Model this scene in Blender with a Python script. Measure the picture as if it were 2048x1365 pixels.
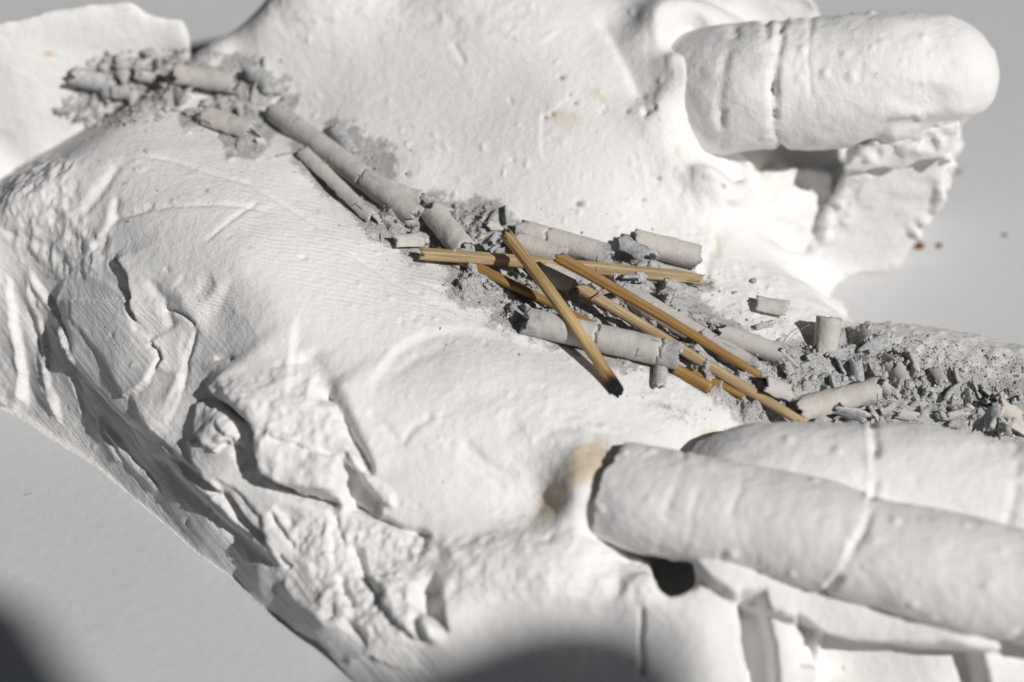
import bpy, math, random
import numpy as np
from mathutils import Vector, Matrix
from mathutils.bvhtree import BVHTree

for o in list(bpy.data.objects):
    bpy.data.objects.remove(o, do_unlink=True)
scene = bpy.context.scene
col = scene.collection
S = 0.001                       # the scene is worked out in millimetres, Blender units are metres

# ---------------------------------------------------------------- camera
CAM_EL = math.radians(42.0)
CAM_D = 300.0
CAM_F = 80.0
CAM_T = np.array([0.0, 0.0, 20.0])
CAM_P = CAM_T + CAM_D * np.array([0.0, -math.cos(CAM_EL), math.sin(CAM_EL)])
CAM_FW = (CAM_T - CAM_P) / CAM_D
CAM_R = np.array([1.0, 0.0, 0.0])
CAM_U = np.cross(CAM_R, CAM_FW)
W0, H0 = 2048.0, 1365.0
FPX = CAM_F / 36.0 * W0
cd = bpy.data.cameras.new('camera')
cd.lens = CAM_F
cd.sensor_width = 36.0
cd.clip_start = 0.005
cd.clip_end = 50.0
cd.dof.use_dof = True
cd.dof.focus_distance = 0.3055
cd.dof.aperture_fstop = 10.5
cam = bpy.data.objects.new('camera', cd)
col.objects.link(cam)
cam.location = Vector(CAM_P * S)
cam.rotation_euler = (math.pi / 2 - CAM_EL, 0, 0)
scene.camera = cam

# ---------------------------------------------------------------- light
SUN_EL = math.radians(42.0)
SUN_AZ = math.atan2(-0.62, 0.785)        # direction towards the sun, seen from above
sund = np.array([math.cos(SUN_AZ) * math.cos(SUN_EL), math.sin(SUN_AZ) * math.cos(SUN_EL), math.sin(SUN_EL)])
world = bpy.data.worlds.new('World')
scene.world = world
world.use_nodes = True
wn = world.node_tree
bg = wn.nodes['Background']
sky = wn.nodes.new('ShaderNodeTexSky')
sky.sky_type = 'NISHITA'
sky.sun_disc = False
sky.sun_elevation = SUN_EL
sky.sun_rotation = math.pi / 2 - SUN_AZ
hs = wn.nodes.new('ShaderNodeHueSaturation')      # a hazy, nearly white sky
hs.inputs['Saturation'].default_value = 0.6
wn.links.new(sky.outputs[0], hs.inputs['Color'])
wn.links.new(hs.outputs[0], bg.inputs[0])
bg.inputs[1].default_value = 0.02
sl = bpy.data.lights.new('sun', 'SUN')
sl.energy = 5.0
sl.angle = math.radians(0.53)
sl.color = (1.0, 0.982, 0.962)
sun = bpy.data.objects.new('sun', sl)
col.objects.link(sun)
sun.rotation_euler = Vector(-sund).to_track_quat('-Z', 'Y').to_euler()
sun.location = Vector(sund * 0.8)
scene.view_settings.view_transform = 'Standard'
scene.view_settings.look = 'None'
scene.view_settings.exposure = -0.54
scene.view_settings.gamma = 1.0
scene.view_settings.use_curve_mapping = False

# ---------------------------------------------------------------- numeric helpers
def P(px, py, z):
    """world point (mm) seen at photo position px,py that lies z mm above the table"""
    d = CAM_FW + CAM_R * ((px - W0 / 2) / FPX) - CAM_U * ((py - H0 / 2) / FPX)
    t = (z - CAM_P[2]) / d[2]
    return CAM_P + d * t

def proj(p):
    r = p - CAM_P
    dd = r @ CAM_FW
    return W0 / 2 + FPX * (r @ CAM_R) / dd, H0 / 2 - FPX * (r @ CAM_U) / dd

def hash3(ix, iy, iz, seed):
    h = (ix.astype(np.int64) * 374761393 + iy.astype(np.int64) * 668265263 + iz.astype(np.int64) * 2147483647 + seed * 974711)
    h = (h ^ (h >> 13)) * 1274126177
    h = (h ^ (h >> 16)) * 668265263
    h = h ^ (h >> 15)
    return (h & 0xFFFFFF).astype(np.float32) / 8388607.5 - 1.0

def noise(x, y, z=None, seed=0):
    x = np.asarray(x, np.float32); y = np.asarray(y, np.float32)
    z = np.zeros_like(x) if z is None else np.asarray(z, np.float32)
    fx, fy, fz = np.floor(x), np.floor(y), np.floor(z)
    ix, iy, iz = fx.astype(np.int64), fy.astype(np.int64), fz.astype(np.int64)
    tx, ty, tz = x - fx, y - fy, z - fz
    sx, sy, sz = [t * t * t * (t * (t * 6 - 15) + 10) for t in (tx, ty, tz)]
    out = 0
    for a in (0, 1):
        wx = sx if a else 1 - sx
        for b in (0, 1):
            wy = sy if b else 1 - sy
            for c in (0, 1):
                wz = sz if c else 1 - sz
                out = out + wx * wy * wz * hash3(ix + a, iy + b, iz + c, seed)
    return out

def fbm(x, y, z=None, seed=0, octs=4, gain=0.5):
    a, s, t = 1.0, 0.0, 0.0
    f = 1.0
    for i in range(octs):
        s = s + a * noise(x * f, y * f, None if z is None else z * f, seed + i * 17)
        t += a
        a *= gain
        f *= 2.03
    return s / t

def sstep(a, b, x):
    t = np.clip((x - a) / (b - a), 0, 1)
    return t * t * (3 - 2 * t)

def seg_dist(x, y, pts, closed=False):
    """distance to a polyline, running parameter 0..1 and side (+ on the left, walking on, photo y down)"""
    best = np.full(x.shape, 1e9, np.float32)
    tt = np.zeros(x.shape, np.float32)
    side = np.ones(x.shape, np.float32)
    pts = np.asarray(pts, float)
    if closed:
        pts = np.vstack([pts, pts[:1]])
    L = np.hypot(*np.diff(pts, axis=0).T)
    cum = np.concatenate([[0], np.cumsum(L)])
    for i in range(len(pts) - 1):
        ax, ay = pts[i]; bx, by = pts[i + 1]
        dx, dy = bx - ax, by - ay
        l2 = dx * dx + dy * dy + 1e-9
        t = np.clip(((x - ax) * dx + (y - ay) * dy) / l2, 0, 1)
        d = np.hypot(x - ax - t * dx, y - ay - t * dy)
        m = d < best
        best = np.where(m, d, best)
        tt = np.where(m, (cum[i] + t * L[i]) / cum[-1], tt)
        side = np.where(m, np.where(dx * (y - ay) - dy * (x - ax) < 0, 1.0, -1.0), side)
    return best, tt, side

def inside(x, y, pts):
    r = np.zeros(x.shape, bool)
    n = len(pts)
    for i in range(n):
        x1, y1 = pts[i]; x2, y2 = pts[(i + 1) % n]
        if y1 == y2:
            continue
        c = ((y1 > y) != (y2 > y)) & (x < (x2 - x1) * (y - y1) / (y2 - y1) + x1)
        r ^= c
    return r

def tps(cp, val, q, smooth=0.0):
    """thin plate spline through cp (n,2) -> val, evaluated at q (m,2)"""
    n = len(cp)
    def U(r2):
        return 0.5 * r2 * np.log(r2 + 1e-9)
    d2 = ((cp[:, None] - cp[None]) ** 2).sum(-1)
    A = np.zeros((n + 3, n + 3))
    A[:n, :n] = U(d2) + smooth * np.eye(n)
    A[:n, n] = 1; A[:n, n + 1:] = cp
    A[n, :n] = 1; A[n + 1:, :n] = cp.T
    w = np.linalg.solve(A, np.concatenate([val, np.zeros(3)]))
    out = np.empty(len(q))
    for i in range(0, len(q), 20000):
        b = q[i:i + 20000]
        d2 = ((b[:, None] - cp[None]) ** 2).sum(-1)
        out[i:i + 20000] = U(d2) @ w[:n] + w[n] + b @ w[n + 1:]
    return out

# ---------------------------------------------------------------- object helpers
def tag(o, label=None, cat=None, group=None, kind=None):
    if label: o['label'] = label
    if cat: o['category'] = cat
    if group: o['group'] = group
    if kind: o['kind'] = kind
    return o

def empty(name, loc=(0, 0, 0)):
    o = bpy.data.objects.new(name, None)
    o.empty_display_size = 0.01
    o.location = Vector(loc) * S
    col.objects.link(o)
    return o

def mesh_from(name, V, F, smooth=True):
    """V in mm; F a list of index tuples or an (n,3|4) array"""
    me = bpy.data.meshes.new(name)
    V = np.asarray(V, np.float32) * S
    if isinstance(F, np.ndarray):
        k = F.shape[1]
        me.vertices.add(len(V))
        me.vertices.foreach_set('co', V.ravel())
        me.loops.add(F.size)
        me.loops.foreach_set('vertex_index', F.ravel().astype(np.int32))
        me.polygons.add(len(F))
        me.polygons.foreach_set('loop_start', np.arange(0, F.size, k, dtype=np.int32))
        me.polygons.foreach_set('loop_total', np.full(len(F), k, np.int32))
        me.update(calc_edges=True)
        me.validate()
    else:
        me.from_pydata([tuple(v) for v in V], [], F)
        me.update()
    if smooth:
        me.polygons.foreach_set('use_smooth', np.ones(len(me.polygons), bool))
    return me

def link(name, me, mat, parent=None):
    o = bpy.data.objects.new(name, me)
    if mat is not None:
        me.materials.clear()
        me.materials.append(mat)
    col.objects.link(o)
    if parent is not None:
        o.parent = parent
        o.matrix_parent_inverse = Matrix.Translation(parent.location).inverted()
    return o

def attr(me, name, vals):
    a = me.attributes.new(name, 'FLOAT', 'POINT')
    a.data.foreach_set('value', np.ascontiguousarray(vals, np.float32))

def uvmap(me, uv):
    l = me.uv_layers.new(name='UVMap')
    vi = np.empty(len(me.loops), np.int32)
    me.loops.foreach_get('vertex_index', vi)
    l.data.foreach_set('uv', np.ascontiguousarray(uv[vi], np.float32).ravel())

# ---------------------------------------------------------------- node helpers
class NT:
    def __init__(self, name, rough=0.85, spec=0.25):
        self.m = bpy.data.materials.new(name)
        self.m.use_nodes = True
        self.t = self.m.node_tree
        self.b = self.t.nodes['Principled BSDF']
        self.b.inputs['Roughness'].default_value = rough
        self.b.inputs['Specular IOR Level'].default_value = spec
    def n(self, typ, **kw):
        x = self.t.nodes.new(typ)
        for k, v in kw.items():
            if k.startswith('i_'):
                x.inputs[k[2:].replace('_', ' ')].default_value = v
            else:
                setattr(x, k, v)
        return x
    def l(self, a, b):
        self.t.links.new(a, b)
    def mix(self, fac, a, b):
        x = self.t.nodes.new('ShaderNodeMix')
        x.data_type = 'RGBA'
        for sock, v in ((x.inputs[0], fac), (x.inputs[6], a), (x.inputs[7], b)):
            if isinstance(v, (int, float)):
                sock.default_value = v
            elif isinstance(v, tuple):
                sock.default_value = (*v, 1.0)
            else:
                self.l(v, sock)
        return x.outputs[2]
    def math(self, op, a, b=0.0):
        x = self.t.nodes.new('ShaderNodeMath')
        x.operation = op
        for sock, v in ((x.inputs[0], a), (x.inputs[1], b)):
            if isinstance(v, (int, float)):
                sock.default_value = v
            else:
                self.l(v, sock)
        return x.outputs[0]
    def noise(self, vec, scale, detail=4.0, rough=0.55, dist=0.0):
        x = self.n('ShaderNodeTexNoise')
        x.inputs['Scale'].default_value = scale
        x.inputs['Detail'].default_value = detail
        x.inputs['Roughness'].default_value = rough
        x.inputs['Distortion'].default_value = dist
        if vec is not None:
            self.l(vec, x.inputs['Vector'])
        return x.outputs[0]
    def ramp(self, v, stops):
        x = self.n('ShaderNodeValToRGB')
        e = x.color_ramp.elements
        e[0].position, e[0].color = stops[0][0], (*stops[0][1], 1)
        e[1].position, e[1].color = stops[-1][0], (*stops[-1][1], 1)
        for p, c in stops[1:-1]:
            k = e.new(p); k.color = (*c, 1)
        self.l(v, x.inputs[0])
        return x.outputs[0]
    def maprange(self, v, a, b, c=0.0, d=1.0):
        x = self.n('ShaderNodeMapRange')
        x.clamp = True
        self.l(v, x.inputs[0])
        for i, k in enumerate((a, b, c, d)):
            x.inputs[1 + i].default_value = k
        return x.outputs[0]
    def bump(self, h, strength, dist, prev=None):
        x = self.n('ShaderNodeBump')
        x.inputs['Strength'].default_value = strength
        x.inputs['Distance'].default_value = dist
        self.l(h, x.inputs['Height'])
        if prev is not None:
            self.l(prev, x.inputs['Normal'])
        return x.outputs[0]
    def attr(self, name):
        x = self.n('ShaderNodeAttribute')
        x.attribute_name = name
        return x.outputs['Fac']
    def obj(self):
        return self.n('ShaderNodeTexCoord').outputs['Object']
    def scaled(self, vec, s):
        x = self.n('ShaderNodeMapping')
        x.inputs['Scale'].default_value = s
        self.l(vec, x.inputs['Vector'])
        return x.outputs[0]
    def out(self, color, normal=None, rough=None):
        if isinstance(color, tuple):
            self.b.inputs['Base Color'].default_value = (*color, 1)
        else:
            self.l(color, self.b.inputs['Base Color'])
        if normal is not None:
            self.l(normal, self.b.inputs['Normal'])
        if rough is not None:
            self.l(rough, self.b.inputs['Roughness'])
        return self.m
# ---------------------------------------------------------------- materials
def plaster_material(name, tint=(0.83, 0.815, 0.795), attrs=True):
    k = NT(name, 0.82, 0.22)
    ob = k.obj()
    big = k.noise(ob, 45.0, 5.0, 0.6)
    c = k.mix(k.maprange(big, 0.35, 0.7), tint, tuple(t * f for t, f in zip(tint, (0.955, 0.955, 0.965))))
    warm = k.maprange(k.noise(ob, 90.0, 3.0, 0.6), 0.60, 0.78, 0.0, 0.35)
    c = k.mix(warm, c, (0.76, 0.69, 0.60))
    # tiny specks of soot and grit
    sp = k.noise(ob, 1100.0, 2.0, 0.5)
    spm = k.math('MULTIPLY', k.maprange(sp, 0.725, 0.76), k.maprange(k.noise(ob, 130.0, 2.0), 0.5, 0.62))
    c = k.mix(k.math('MULTIPLY', spm, 0.75), c, (0.22, 0.18, 0.14))
    nrm = None
    if attrs:
        dust = k.attr('dust')
        dn = k.noise(ob, 700.0, 5.0, 0.75)
        dm = k.maprange(k.math('ADD', dust, k.math('MULTIPLY', k.math('SUBTRACT', dn, 0.5), 1.5)), 0.42, 0.72)
        dm = k.math('MULTIPLY', dm, k.maprange(dust, 0.0, 0.12))
        c = k.mix(k.math('MULTIPLY', dm, 0.8), c, (0.36, 0.345, 0.33))
        st = k.attr('stain')
        sn = k.maprange(k.math('ADD', st, k.math('MULTIPLY', k.math('SUBTRACT', k.noise(ob, 420.0, 4.0, 0.7), 0.5), 0.9)), 0.35, 0.8)
        sn = k.math('MULTIPLY', sn, k.maprange(st, 0.02, 0.2))
        c = k.mix(k.math('MULTIPLY', sn, 0.85), c, (0.68, 0.55, 0.385))
        pit = k.attr('pit')
        c = k.mix(pit, c, (0.30, 0.21, 0.13))
        # skin ridges taken up by the cast
        ph = k.math('SINE', k.attr('ridge_phase'))
        rn = k.math('MULTIPLY', ph, k.attr('ridge_mask'))
        nrm = k.bump(rn, 0.22, 0.00007, nrm)
        # brush and file strokes on the sides
        uv = k.n('ShaderNodeUVMap').outputs[0]
        s1 = k.noise(k.scaled(uv, (0.06, 1.0, 1.0)), 22.0, 5.0, 0.65, 0.25)
        nrm = k.bump(k.math('MULTIPLY', s1, k.attr('stroke')), 0.8, 0.0006, nrm)
    grain = k.noise(ob, 900.0, 5.0, 0.65)
    nrm = k.bump(grain, 0.65, 0.00034, nrm)
    mid = k.noise(ob, 260.0, 4.0, 0.6)
    nrm = k.bump(mid, 0.28, 0.0005, nrm)
    return k.out(c, nrm)

def table_material():
    k = NT('table_paint', 0.62, 0.3)
    ob = k.obj()
    c = k.mix(k.maprange(k.noise(ob, 14.0, 4.0, 0.6), 0.3, 0.7), (0.56, 0.56, 0.565), (0.61, 0.61, 0.615))
    sp = k.math('MULTIPLY', k.maprange(k.noise(ob, 420.0, 2.0, 0.5), 0.73, 0.77), 0.5)
    c = k.mix(sp, c, (0.22, 0.19, 0.16))
    nrm = k.bump(k.noise(ob, 520.0, 4.0, 0.6), 0.35, 0.0003)
    return k.out(c, nrm)

def ash_material(name, base, dark, grain=2200.0, amt=0.6):
    k = NT(name, 0.95, 0.05)
    ob = k.obj()
    n1 = k.noise(ob, grain, 4.0, 0.7)
    n2 = k.noise(ob, 420.0, 4.0, 0.6)
    c = k.mix(k.maprange(n1, 0.40, 0.62, amt, 0.0), base, dark)
    c = k.mix(k.maprange(n2, 0.35, 0.7, 0.0, 0.5), c, tuple(b * 0.78 for b in base))
    nrm = k.bump(n1, 0.8, 0.00025)
    nrm = k.bump(n2, 0.5, 0.0006, nrm)
    return k.out(c, nrm)

def shell_material():
    """tan outer skin, blue-grey inside of a burnt incense shell; 'inner' picks the side"""
    k = NT('ash_shell', 0.93, 0.06)
    geo = k.n('ShaderNodeTexCoord').outputs['Object']
    oi = k.n('ShaderNodeObjectInfo')
    n1 = k.noise(geo, 2300.0, 3.0, 0.7)
    n2 = k.noise(geo, 330.0, 4.0, 0.6)
    out = k.mix(oi.outputs['Random'], (0.605, 0.56, 0.505), (0.57, 0.54, 0.505))
    out = k.mix(k.maprange(n2, 0.42, 0.66, 0.0, 0.75), out, (0.46, 0.45, 0.44))
    out = k.mix(k.maprange(n1, 0.60, 0.72, 0.0, 0.7), out, (0.24, 0.21, 0.19))
    inn = k.mix(k.maprange(n2, 0.35, 0.65), (0.60, 0.605, 0.61), (0.43, 0.43, 0.43))
    inn = k.mix(k.maprange(n1, 0.40, 0.58, 0.55, 0.0), inn, (0.20, 0.19, 0.18))
    f = k.attr('inner')
    f = k.maprange(k.math('ADD', f, k.math('MULTIPLY', k.math('SUBTRACT', n2, 0.5), 0.7)), 0.42, 0.58)
    c = k.mix(f, out, inn)
    # hairline cracks
    vor = k.n('ShaderNodeTexVoronoi', feature='DISTANCE_TO_EDGE')
    vor.inputs['Scale'].default_value = 330.0
    k.l(geo, vor.inputs['Vector'])
    crack = k.math('MULTIPLY', k.maprange(vor.outputs['Distance'], 0.0, 0.035, 1.0, 0.0), k.maprange(k.noise(geo, 260.0, 3.0), 0.62, 0.68))
    c = k.mix(k.math('MULTIPLY', crack, 0.8), c, (0.12, 0.105, 0.095))
    nrm = k.bump(n1, 0.5, 0.00018)
    nrm = k.bump(n2, 0.4, 0.0004, nrm)
    nrm = k.bump(k.math('MULTIPLY', crack, -1.0), 0.6, 0.0003, nrm)
    return k.out(c, nrm)

def bamboo_material(name, light, dark, rough=0.55):
    """grain runs along the stick; uv.x goes round, uv.y along (mm); 'burn' chars the end"""
    k = NT(name, rough, 0.22)
    uv = k.n('ShaderNodeUVMap').outputs[0]
    s = k.scaled(uv, (2.6, 0.03, 1.0))
    g = k.noise(s, 3.0, 5.0, 0.65)
    g2 = k.noise(k.scaled(uv, (1.0, 0.012, 1.0)), 3.0, 3.0, 0.5)
    c = k.mix(k.maprange(g, 0.42, 0.56), dark, light)
    c = k.mix(k.maprange(g2, 0.40, 0.62, 0.6, 0.0), c, tuple(d * 0.75 for d in dark))
    burn = k.attr('burn')
    c = k.mix(k.maprange(burn, 0.0, 0.55), c, (0.09, 0.03, 0.012))
    c = k.mix(k.maprange(burn, 0.32, 0.62), c, (0.012, 0.012, 0.013))
    nrm = k.bump(g, 0.7, 0.0002)
    return k.out(c, nrm)

M_PLASTER = plaster_material('plaster')
M_PLASTER2 = plaster_material('plaster_cast', attrs=False)
M_TABLE = table_material()
M_ASH = ash_material('ash_powder', (0.57, 0.565, 0.555), (0.24, 0.23, 0.22))
M_GRAIN = ash_material('ash_grain', (0.54, 0.53, 0.515), (0.22, 0.20, 0.185), 1800.0, 0.4)
M_SHELL = shell_material()
M_BAMBOO = bamboo_material('bamboo', (0.76, 0.575, 0.30), (0.33, 0.19, 0.068))
M_BAMBOO_P = bamboo_material('bamboo_pale', (0.74, 0.59, 0.38), (0.42, 0.28, 0.13))
M_BAMBOO_D = bamboo_material('bamboo_dark', (0.60, 0.385, 0.15), (0.30, 0.155, 0.048), 0.42)
# ---------------------------------------------------------------- table
def build_table():
    n = 24
    xs = np.linspace(-900, 900, n); ys = np.linspace(-700, 1100, n)
    V = [(x, y, 0.0) for y in ys for x in xs]
    F = [(j * n + i, j * n + i + 1, (j + 1) * n + i + 1, (j + 1) * n + i) for j in range(n - 1) for i in range(n - 1)]
    o = link('table_top', mesh_from('table_top', V, F, False), M_TABLE)
    tag(o, 'flat white painted table top under the plaster hand', None, kind='structure')
build_table()

# ---------------------------------------------------------------- palm: a relief over a frame tilted towards the near side wall
WAX = np.array([-0.30, -0.42, 0.857]); WAX /= np.linalg.norm(WAX)
UAX = np.array([1.0, 0, 0]) - WAX[0] * WAX; UAX /= np.linalg.norm(UAX)
VAX = np.cross(WAX, UAX)

CTRL = [
 # foot of the near wall
 (-260,560,0),(-150,690,0),(-40,790,0),(40,822,0),(100,868,0),(200,932,0),(330,1045,0),(450,1143,0),(560,1234,0),(640,1302,0),(715,1372,0),
 (850,1450,0),(1000,1490,0),(1200,1505,0),(1450,1520,0),(1750,1530,0),(2050,1520,0),(2300,1500,0),
 # near wall
 (60,720,5),(30,600,11),(20,480,19),(120,700,9.2),(220,800,8.2),(330,930,7.0),(250,900,4.2),(420,1030,6.6),(380,1050,2.4),(520,1130,5.8),(480,1130,2.1),
 (640,1235,5.4),(760,1300,5.2),(850,1300,6),(900,1240,9),
 (130,560,16.8),(170,640,14.8),(240,740,13.4),(300,820,12.0),
 (60,400,24.6),(20,395,23.8),(-120,480,19),(-120,580,11),
 # ledge on the wall and what rises above it
 (430,930,12.5),(500,950,13.0),(560,1040,10.5),(640,1050,11),(660,1110,9.5),(720,1150,8.5),(800,1120,10),
 (380,820,15.0),(440,780,18.6),(480,840,19.0),(520,800,20.5),(600,900,17.5),(650,860,19.5),(700,960,15.5),(800,1000,14.5),(880,1050,13),
 # heel of the hand (little finger side)
 (110,335,26.5),(200,272,27.0),(300,205,25.8),(240,330,29),(330,300,29),(300,430,28.2),(200,480,23.4),(360,560,25.0),(340,680,18.7),(420,650,21.9),
 (450,400,29.6),(480,520,28.6),(560,620,26.3),(560,720,22.8),(680,600,25.5),(640,480,26.5),(560,380,27),(450,290,26.5),
 # hollow of the palm
 (400,200,24.5),(560,250,23.2),(700,380,22.0),(850,490,20.6),(1000,560,19.3),(1150,610,18.2),(1350,690,16.6),(1550,770,14.2),(1750,805,11.5),(1950,825,9.5),(2200,850,8),
 (760,470,23.2),(900,570,22.0),(1010,650,20.5),(1150,700,19.0),(1280,740,17.8),
 # pad under the little finger
 (760,700,23.3),(860,680,22.8),(960,690,22.3),(1080,730,20.9),(950,760,22.2),(1180,790,19.6),(1080,860,19.6),(930,860,19.8),(1220,850,18.2),(1300,800,17.2),
 (1180,930,19.6),(1000,960,16.0),(860,920,18.0),(760,850,20.0),(1090,1010,13.8),(1180,1000,17.8),(1400,830,15.6),(1460,850,14.0),
 # block below it
 (950,1110,12.5),(1050,1080,13.8),(1180,1090,13.4),(1290,1150,11.5),(1240,1210,9.5),(1100,1180,11.5),(950,1200,10),(1000,1300,6.5),(1200,1300,6),(1000,1400,2.8),(1200,1420,2.5),
 (1300,1080,6.5),(1350,1130,3.0),(1245,960,17.2),(1305,1055,11.5),
 # under the near fingers
 (1450,1000,8),(1700,1090,9),(2000,1150,9),(1440,1120,11.5),(1700,1190,11.0),(1950,1262,10.0),(1400,1300,6),(1700,1330,4.5),(2000,1360,5),(2250,1300,6),(2200,1000,6),
 # ball of the thumb
 (700,280,25.0),(800,180,28.5),(820,330,24.5),(900,250,27.2),(1000,120,33.0),(1000,320,26.0),(1000,420,22.6),(1150,200,31.0),(1150,330,26.5),(1200,430,22.5),
 (800,60,34.0),(1000,30,37.0),(640,110,30.0),(560,130,28.0),(520,60,32.0),(470,108,28.2),(400,106,27.2),(438,94,29.0),(600,20,35.2),(800,-30,37.5),(1000,-40,39),(1140,15,37.0),(1200,80,34.9),
 (1260,40,36.2),(1345,150,34.0),(1350,60,36.4),(1340,220,31.4),(1320,90,35.4),(1420,55,34.6),(1300,180,31.6),(1400,120,31.8),(1390,230,29.2),(1280,280,28.4),(1430,330,25.8),(1380,380,22.5),(1300,430,21.0),(1440,430,19.0),
 (1480,380,15.0),(1560,400,11.5),(1640,420,9.5),(1520,460,13.0),(1440,500,17.5),(1330,520,18.8),(1200,500,20.2),(1450,570,16.6),(1550,540,13.5),(1560,610,14.8),(1480,650,16.2),
 (1600,580,12.8),(1640,620,12.6),(1690,655,11.6),(1640,690,13.4),(1730,690,10.5),
 (1450,190,27.5),(1450,110,29.5),(1460,270,24.0),
]
WORLDC = []          # points on the far side, in world mm
for (x, y, z) in [(-200,470,19),(-60,425,22.5),(20,388,25),(110,330,26.5),(200,268,27),(290,208,26)]:
    p = P(x, y, z)
    for dy, dz in ((5, -3.0), (12, -7), (30, -20), (42, -32)):
        WORLDC.append((p[0] - dy * .25, p[1] + dy, max(z + dz, -3.0)))
for (x, y, z) in [(470,110,27.5),(560,0,35.5),(800,-60,38),(1000,-60,39.5),(1140,0,37.5),(1250,30,36),(1400,60,33)]:
    p = P(x, y, z)
    for dy, dz in ((11, -3.5), (26, -18), (38, -30)):
        WORLDC.append((p[0], p[1] + dy, max(z + dz, -3.0)))
for (x, y, z) in [(1560,500,11.5),(1600,575,12.6),(1640,618,12.4),(1700,660,11.2),(1800,700,9),(2000,740,8),(2250,760,7)]:
    p = P(x, y, z)
    for dx, dy, dz in ((3, 5, -3.5), (6, 11, -13)):
        WORLDC.append((p[0] + dx, p[1] + dy, max(z + dz, -3.0)))
for (x, y, z, zz) in [(1600,170,29,8),(1530,170,29,19),(1720,170,29,-1),(1850,170,29,-4),(1600,40,30,2),(1480,60,30,14),(1800,40,30,-4),(1980,170,29,-4),(1720,430,9,2),(1800,450,5,-3)]:
    p = P(x, y, z)
    WORLDC.append((p[0], p[1], zz))
for (x, y) in [(-110,-10),(-118,30),(-110,70),(118,-60),(120,-20),(120,10),(-60,95),(0,100),(60,95)]:
    WORLDC.append((x, y, -4.0))

cpw = np.array([P(*c) for c in CTRL] + WORLDC)
cuv = np.stack([cpw @ UAX, cpw @ VAX], 1)
cw = cpw @ WAX
STEP = 0.25
u0, u1, v0, v1 = -100.0, 104.0, -66.0, 88.0
NU = int((u1 - u0) / STEP) + 1
NV = int((v1 - v0) / STEP) + 1
uc = np.linspace(u0, u1, NU); vc = np.linspace(v0, v1, NV)
# spline on a coarse grid, then refined by cubic interpolation through matrix products
cs = 2.0
ucs = np.arange(u0 - 4, u1 + 4.01, cs); vcs = np.arange(v0 - 4, v1 + 4.01, cs)
gu, gv = np.meshgrid(ucs, vcs)
gw = tps(cuv, cw, np.stack([gu.ravel(), gv.ravel()], 1), smooth=1.5).reshape(gu.shape)
def cubic_matrix(src, dst):
    h = src[1] - src[0]
    M = np.zeros((len(dst), len(src)))
    f = (dst - src[0]) / h
    i = np.clip(np.floor(f).astype(int), 1, len(src) - 3)
    t = f - i
    w = [-.5 * t + t**2 - .5 * t**3, 1 - 2.5 * t**2 + 1.5 * t**3, .5 * t + 2 * t**2 - 1.5 * t**3, -.5 * t**2 + .5 * t**3]
    for k in range(4):
        M[np.arange(len(dst)), i - 1 + k] = w[k]
    return M
BW = cubic_matrix(vcs, vc) @ gw @ cubic_matrix(ucs, uc).T
GU, GV = np.meshgrid(uc, vc)
dwu = np.gradient(BW, STEP, axis=1); dwv = np.gradient(BW, STEP, axis=0)
NRM = -dwu[..., None] * UAX - dwv[..., None] * VAX + WAX
NRM /= np.linalg.norm(NRM, axis=-1, keepdims=True)
BASE = GU[..., None] * UAX + GV[..., None] * VAX + BW[..., None] * WAX
qx, qy = proj(BASE.reshape(-1, 3))
PX = qx.reshape(GU.shape).astype(np.float32); PY = qy.reshape(GU.shape).astype(np.float32)
D = np.zeros(GU.shape, np.float32)       # relief along the normal, mm
ROUGH = np.zeros_like(D)                 # where the plaster is broken and crumbly
STROKE = np.zeros_like(D)
PIT = np.zeros_like(D)
WOB = fbm(PX / 46, PY / 46, seed=5, octs=5, gain=.66) * 10.0
WOB2 = fbm(PX / 46, PY / 46, seed=55, octs=5, gain=.66) * 10.0

def box(pts, pad):
    a = np.asarray(pts, float)
    m = (PX > a[:, 0].min() - pad) & (PX < a[:, 0].max() + pad) & (PY > a[:, 1].min() - pad) & (PY < a[:, 1].max() + pad)
    return np.nonzero(m)

def groove(pts, depth, width, rough=1.0, taper=0.12, to=None):
    ii = box(pts, width * 4 + 12)
    x = PX[ii] + WOB[ii] * rough; y = PY[ii] + WOB2[ii] * rough
    d, t, s = seg_dist(x, y, pts)
    e = np.minimum(sstep(0, taper, t), sstep(0, taper, 1 - t)) if taper else 1.0
    D[ii] -= depth * np.exp(-(d / width) ** 2) * e

def lip(pts, h, reach, edge=4.0, rough=1.0, taper=0.15, far=0.0):
    """a sheet edge: the ground left of the line stands h proud, dying away over reach"""
    ii = box(pts, reach * 3 + 20)
    x = PX[ii] + WOB[ii] * rough; y = PY[ii] + WOB2[ii] * rough
    d, t, s = seg_dist(x, y, pts)
    sd = d * s
    e = np.minimum(sstep(0, taper, t), sstep(0, taper, 1 - t))
    prof = sstep(-edge * 0.5, edge * 0.5, sd) * np.exp(-np.maximum(sd, 0) / reach)
    if far:
        prof = prof - far * (1 - sstep(-edge * .5, edge * .5, sd)) * np.exp(np.minimum(sd, 0) / (reach * .8))
    D[ii] += h * prof * e

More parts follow.
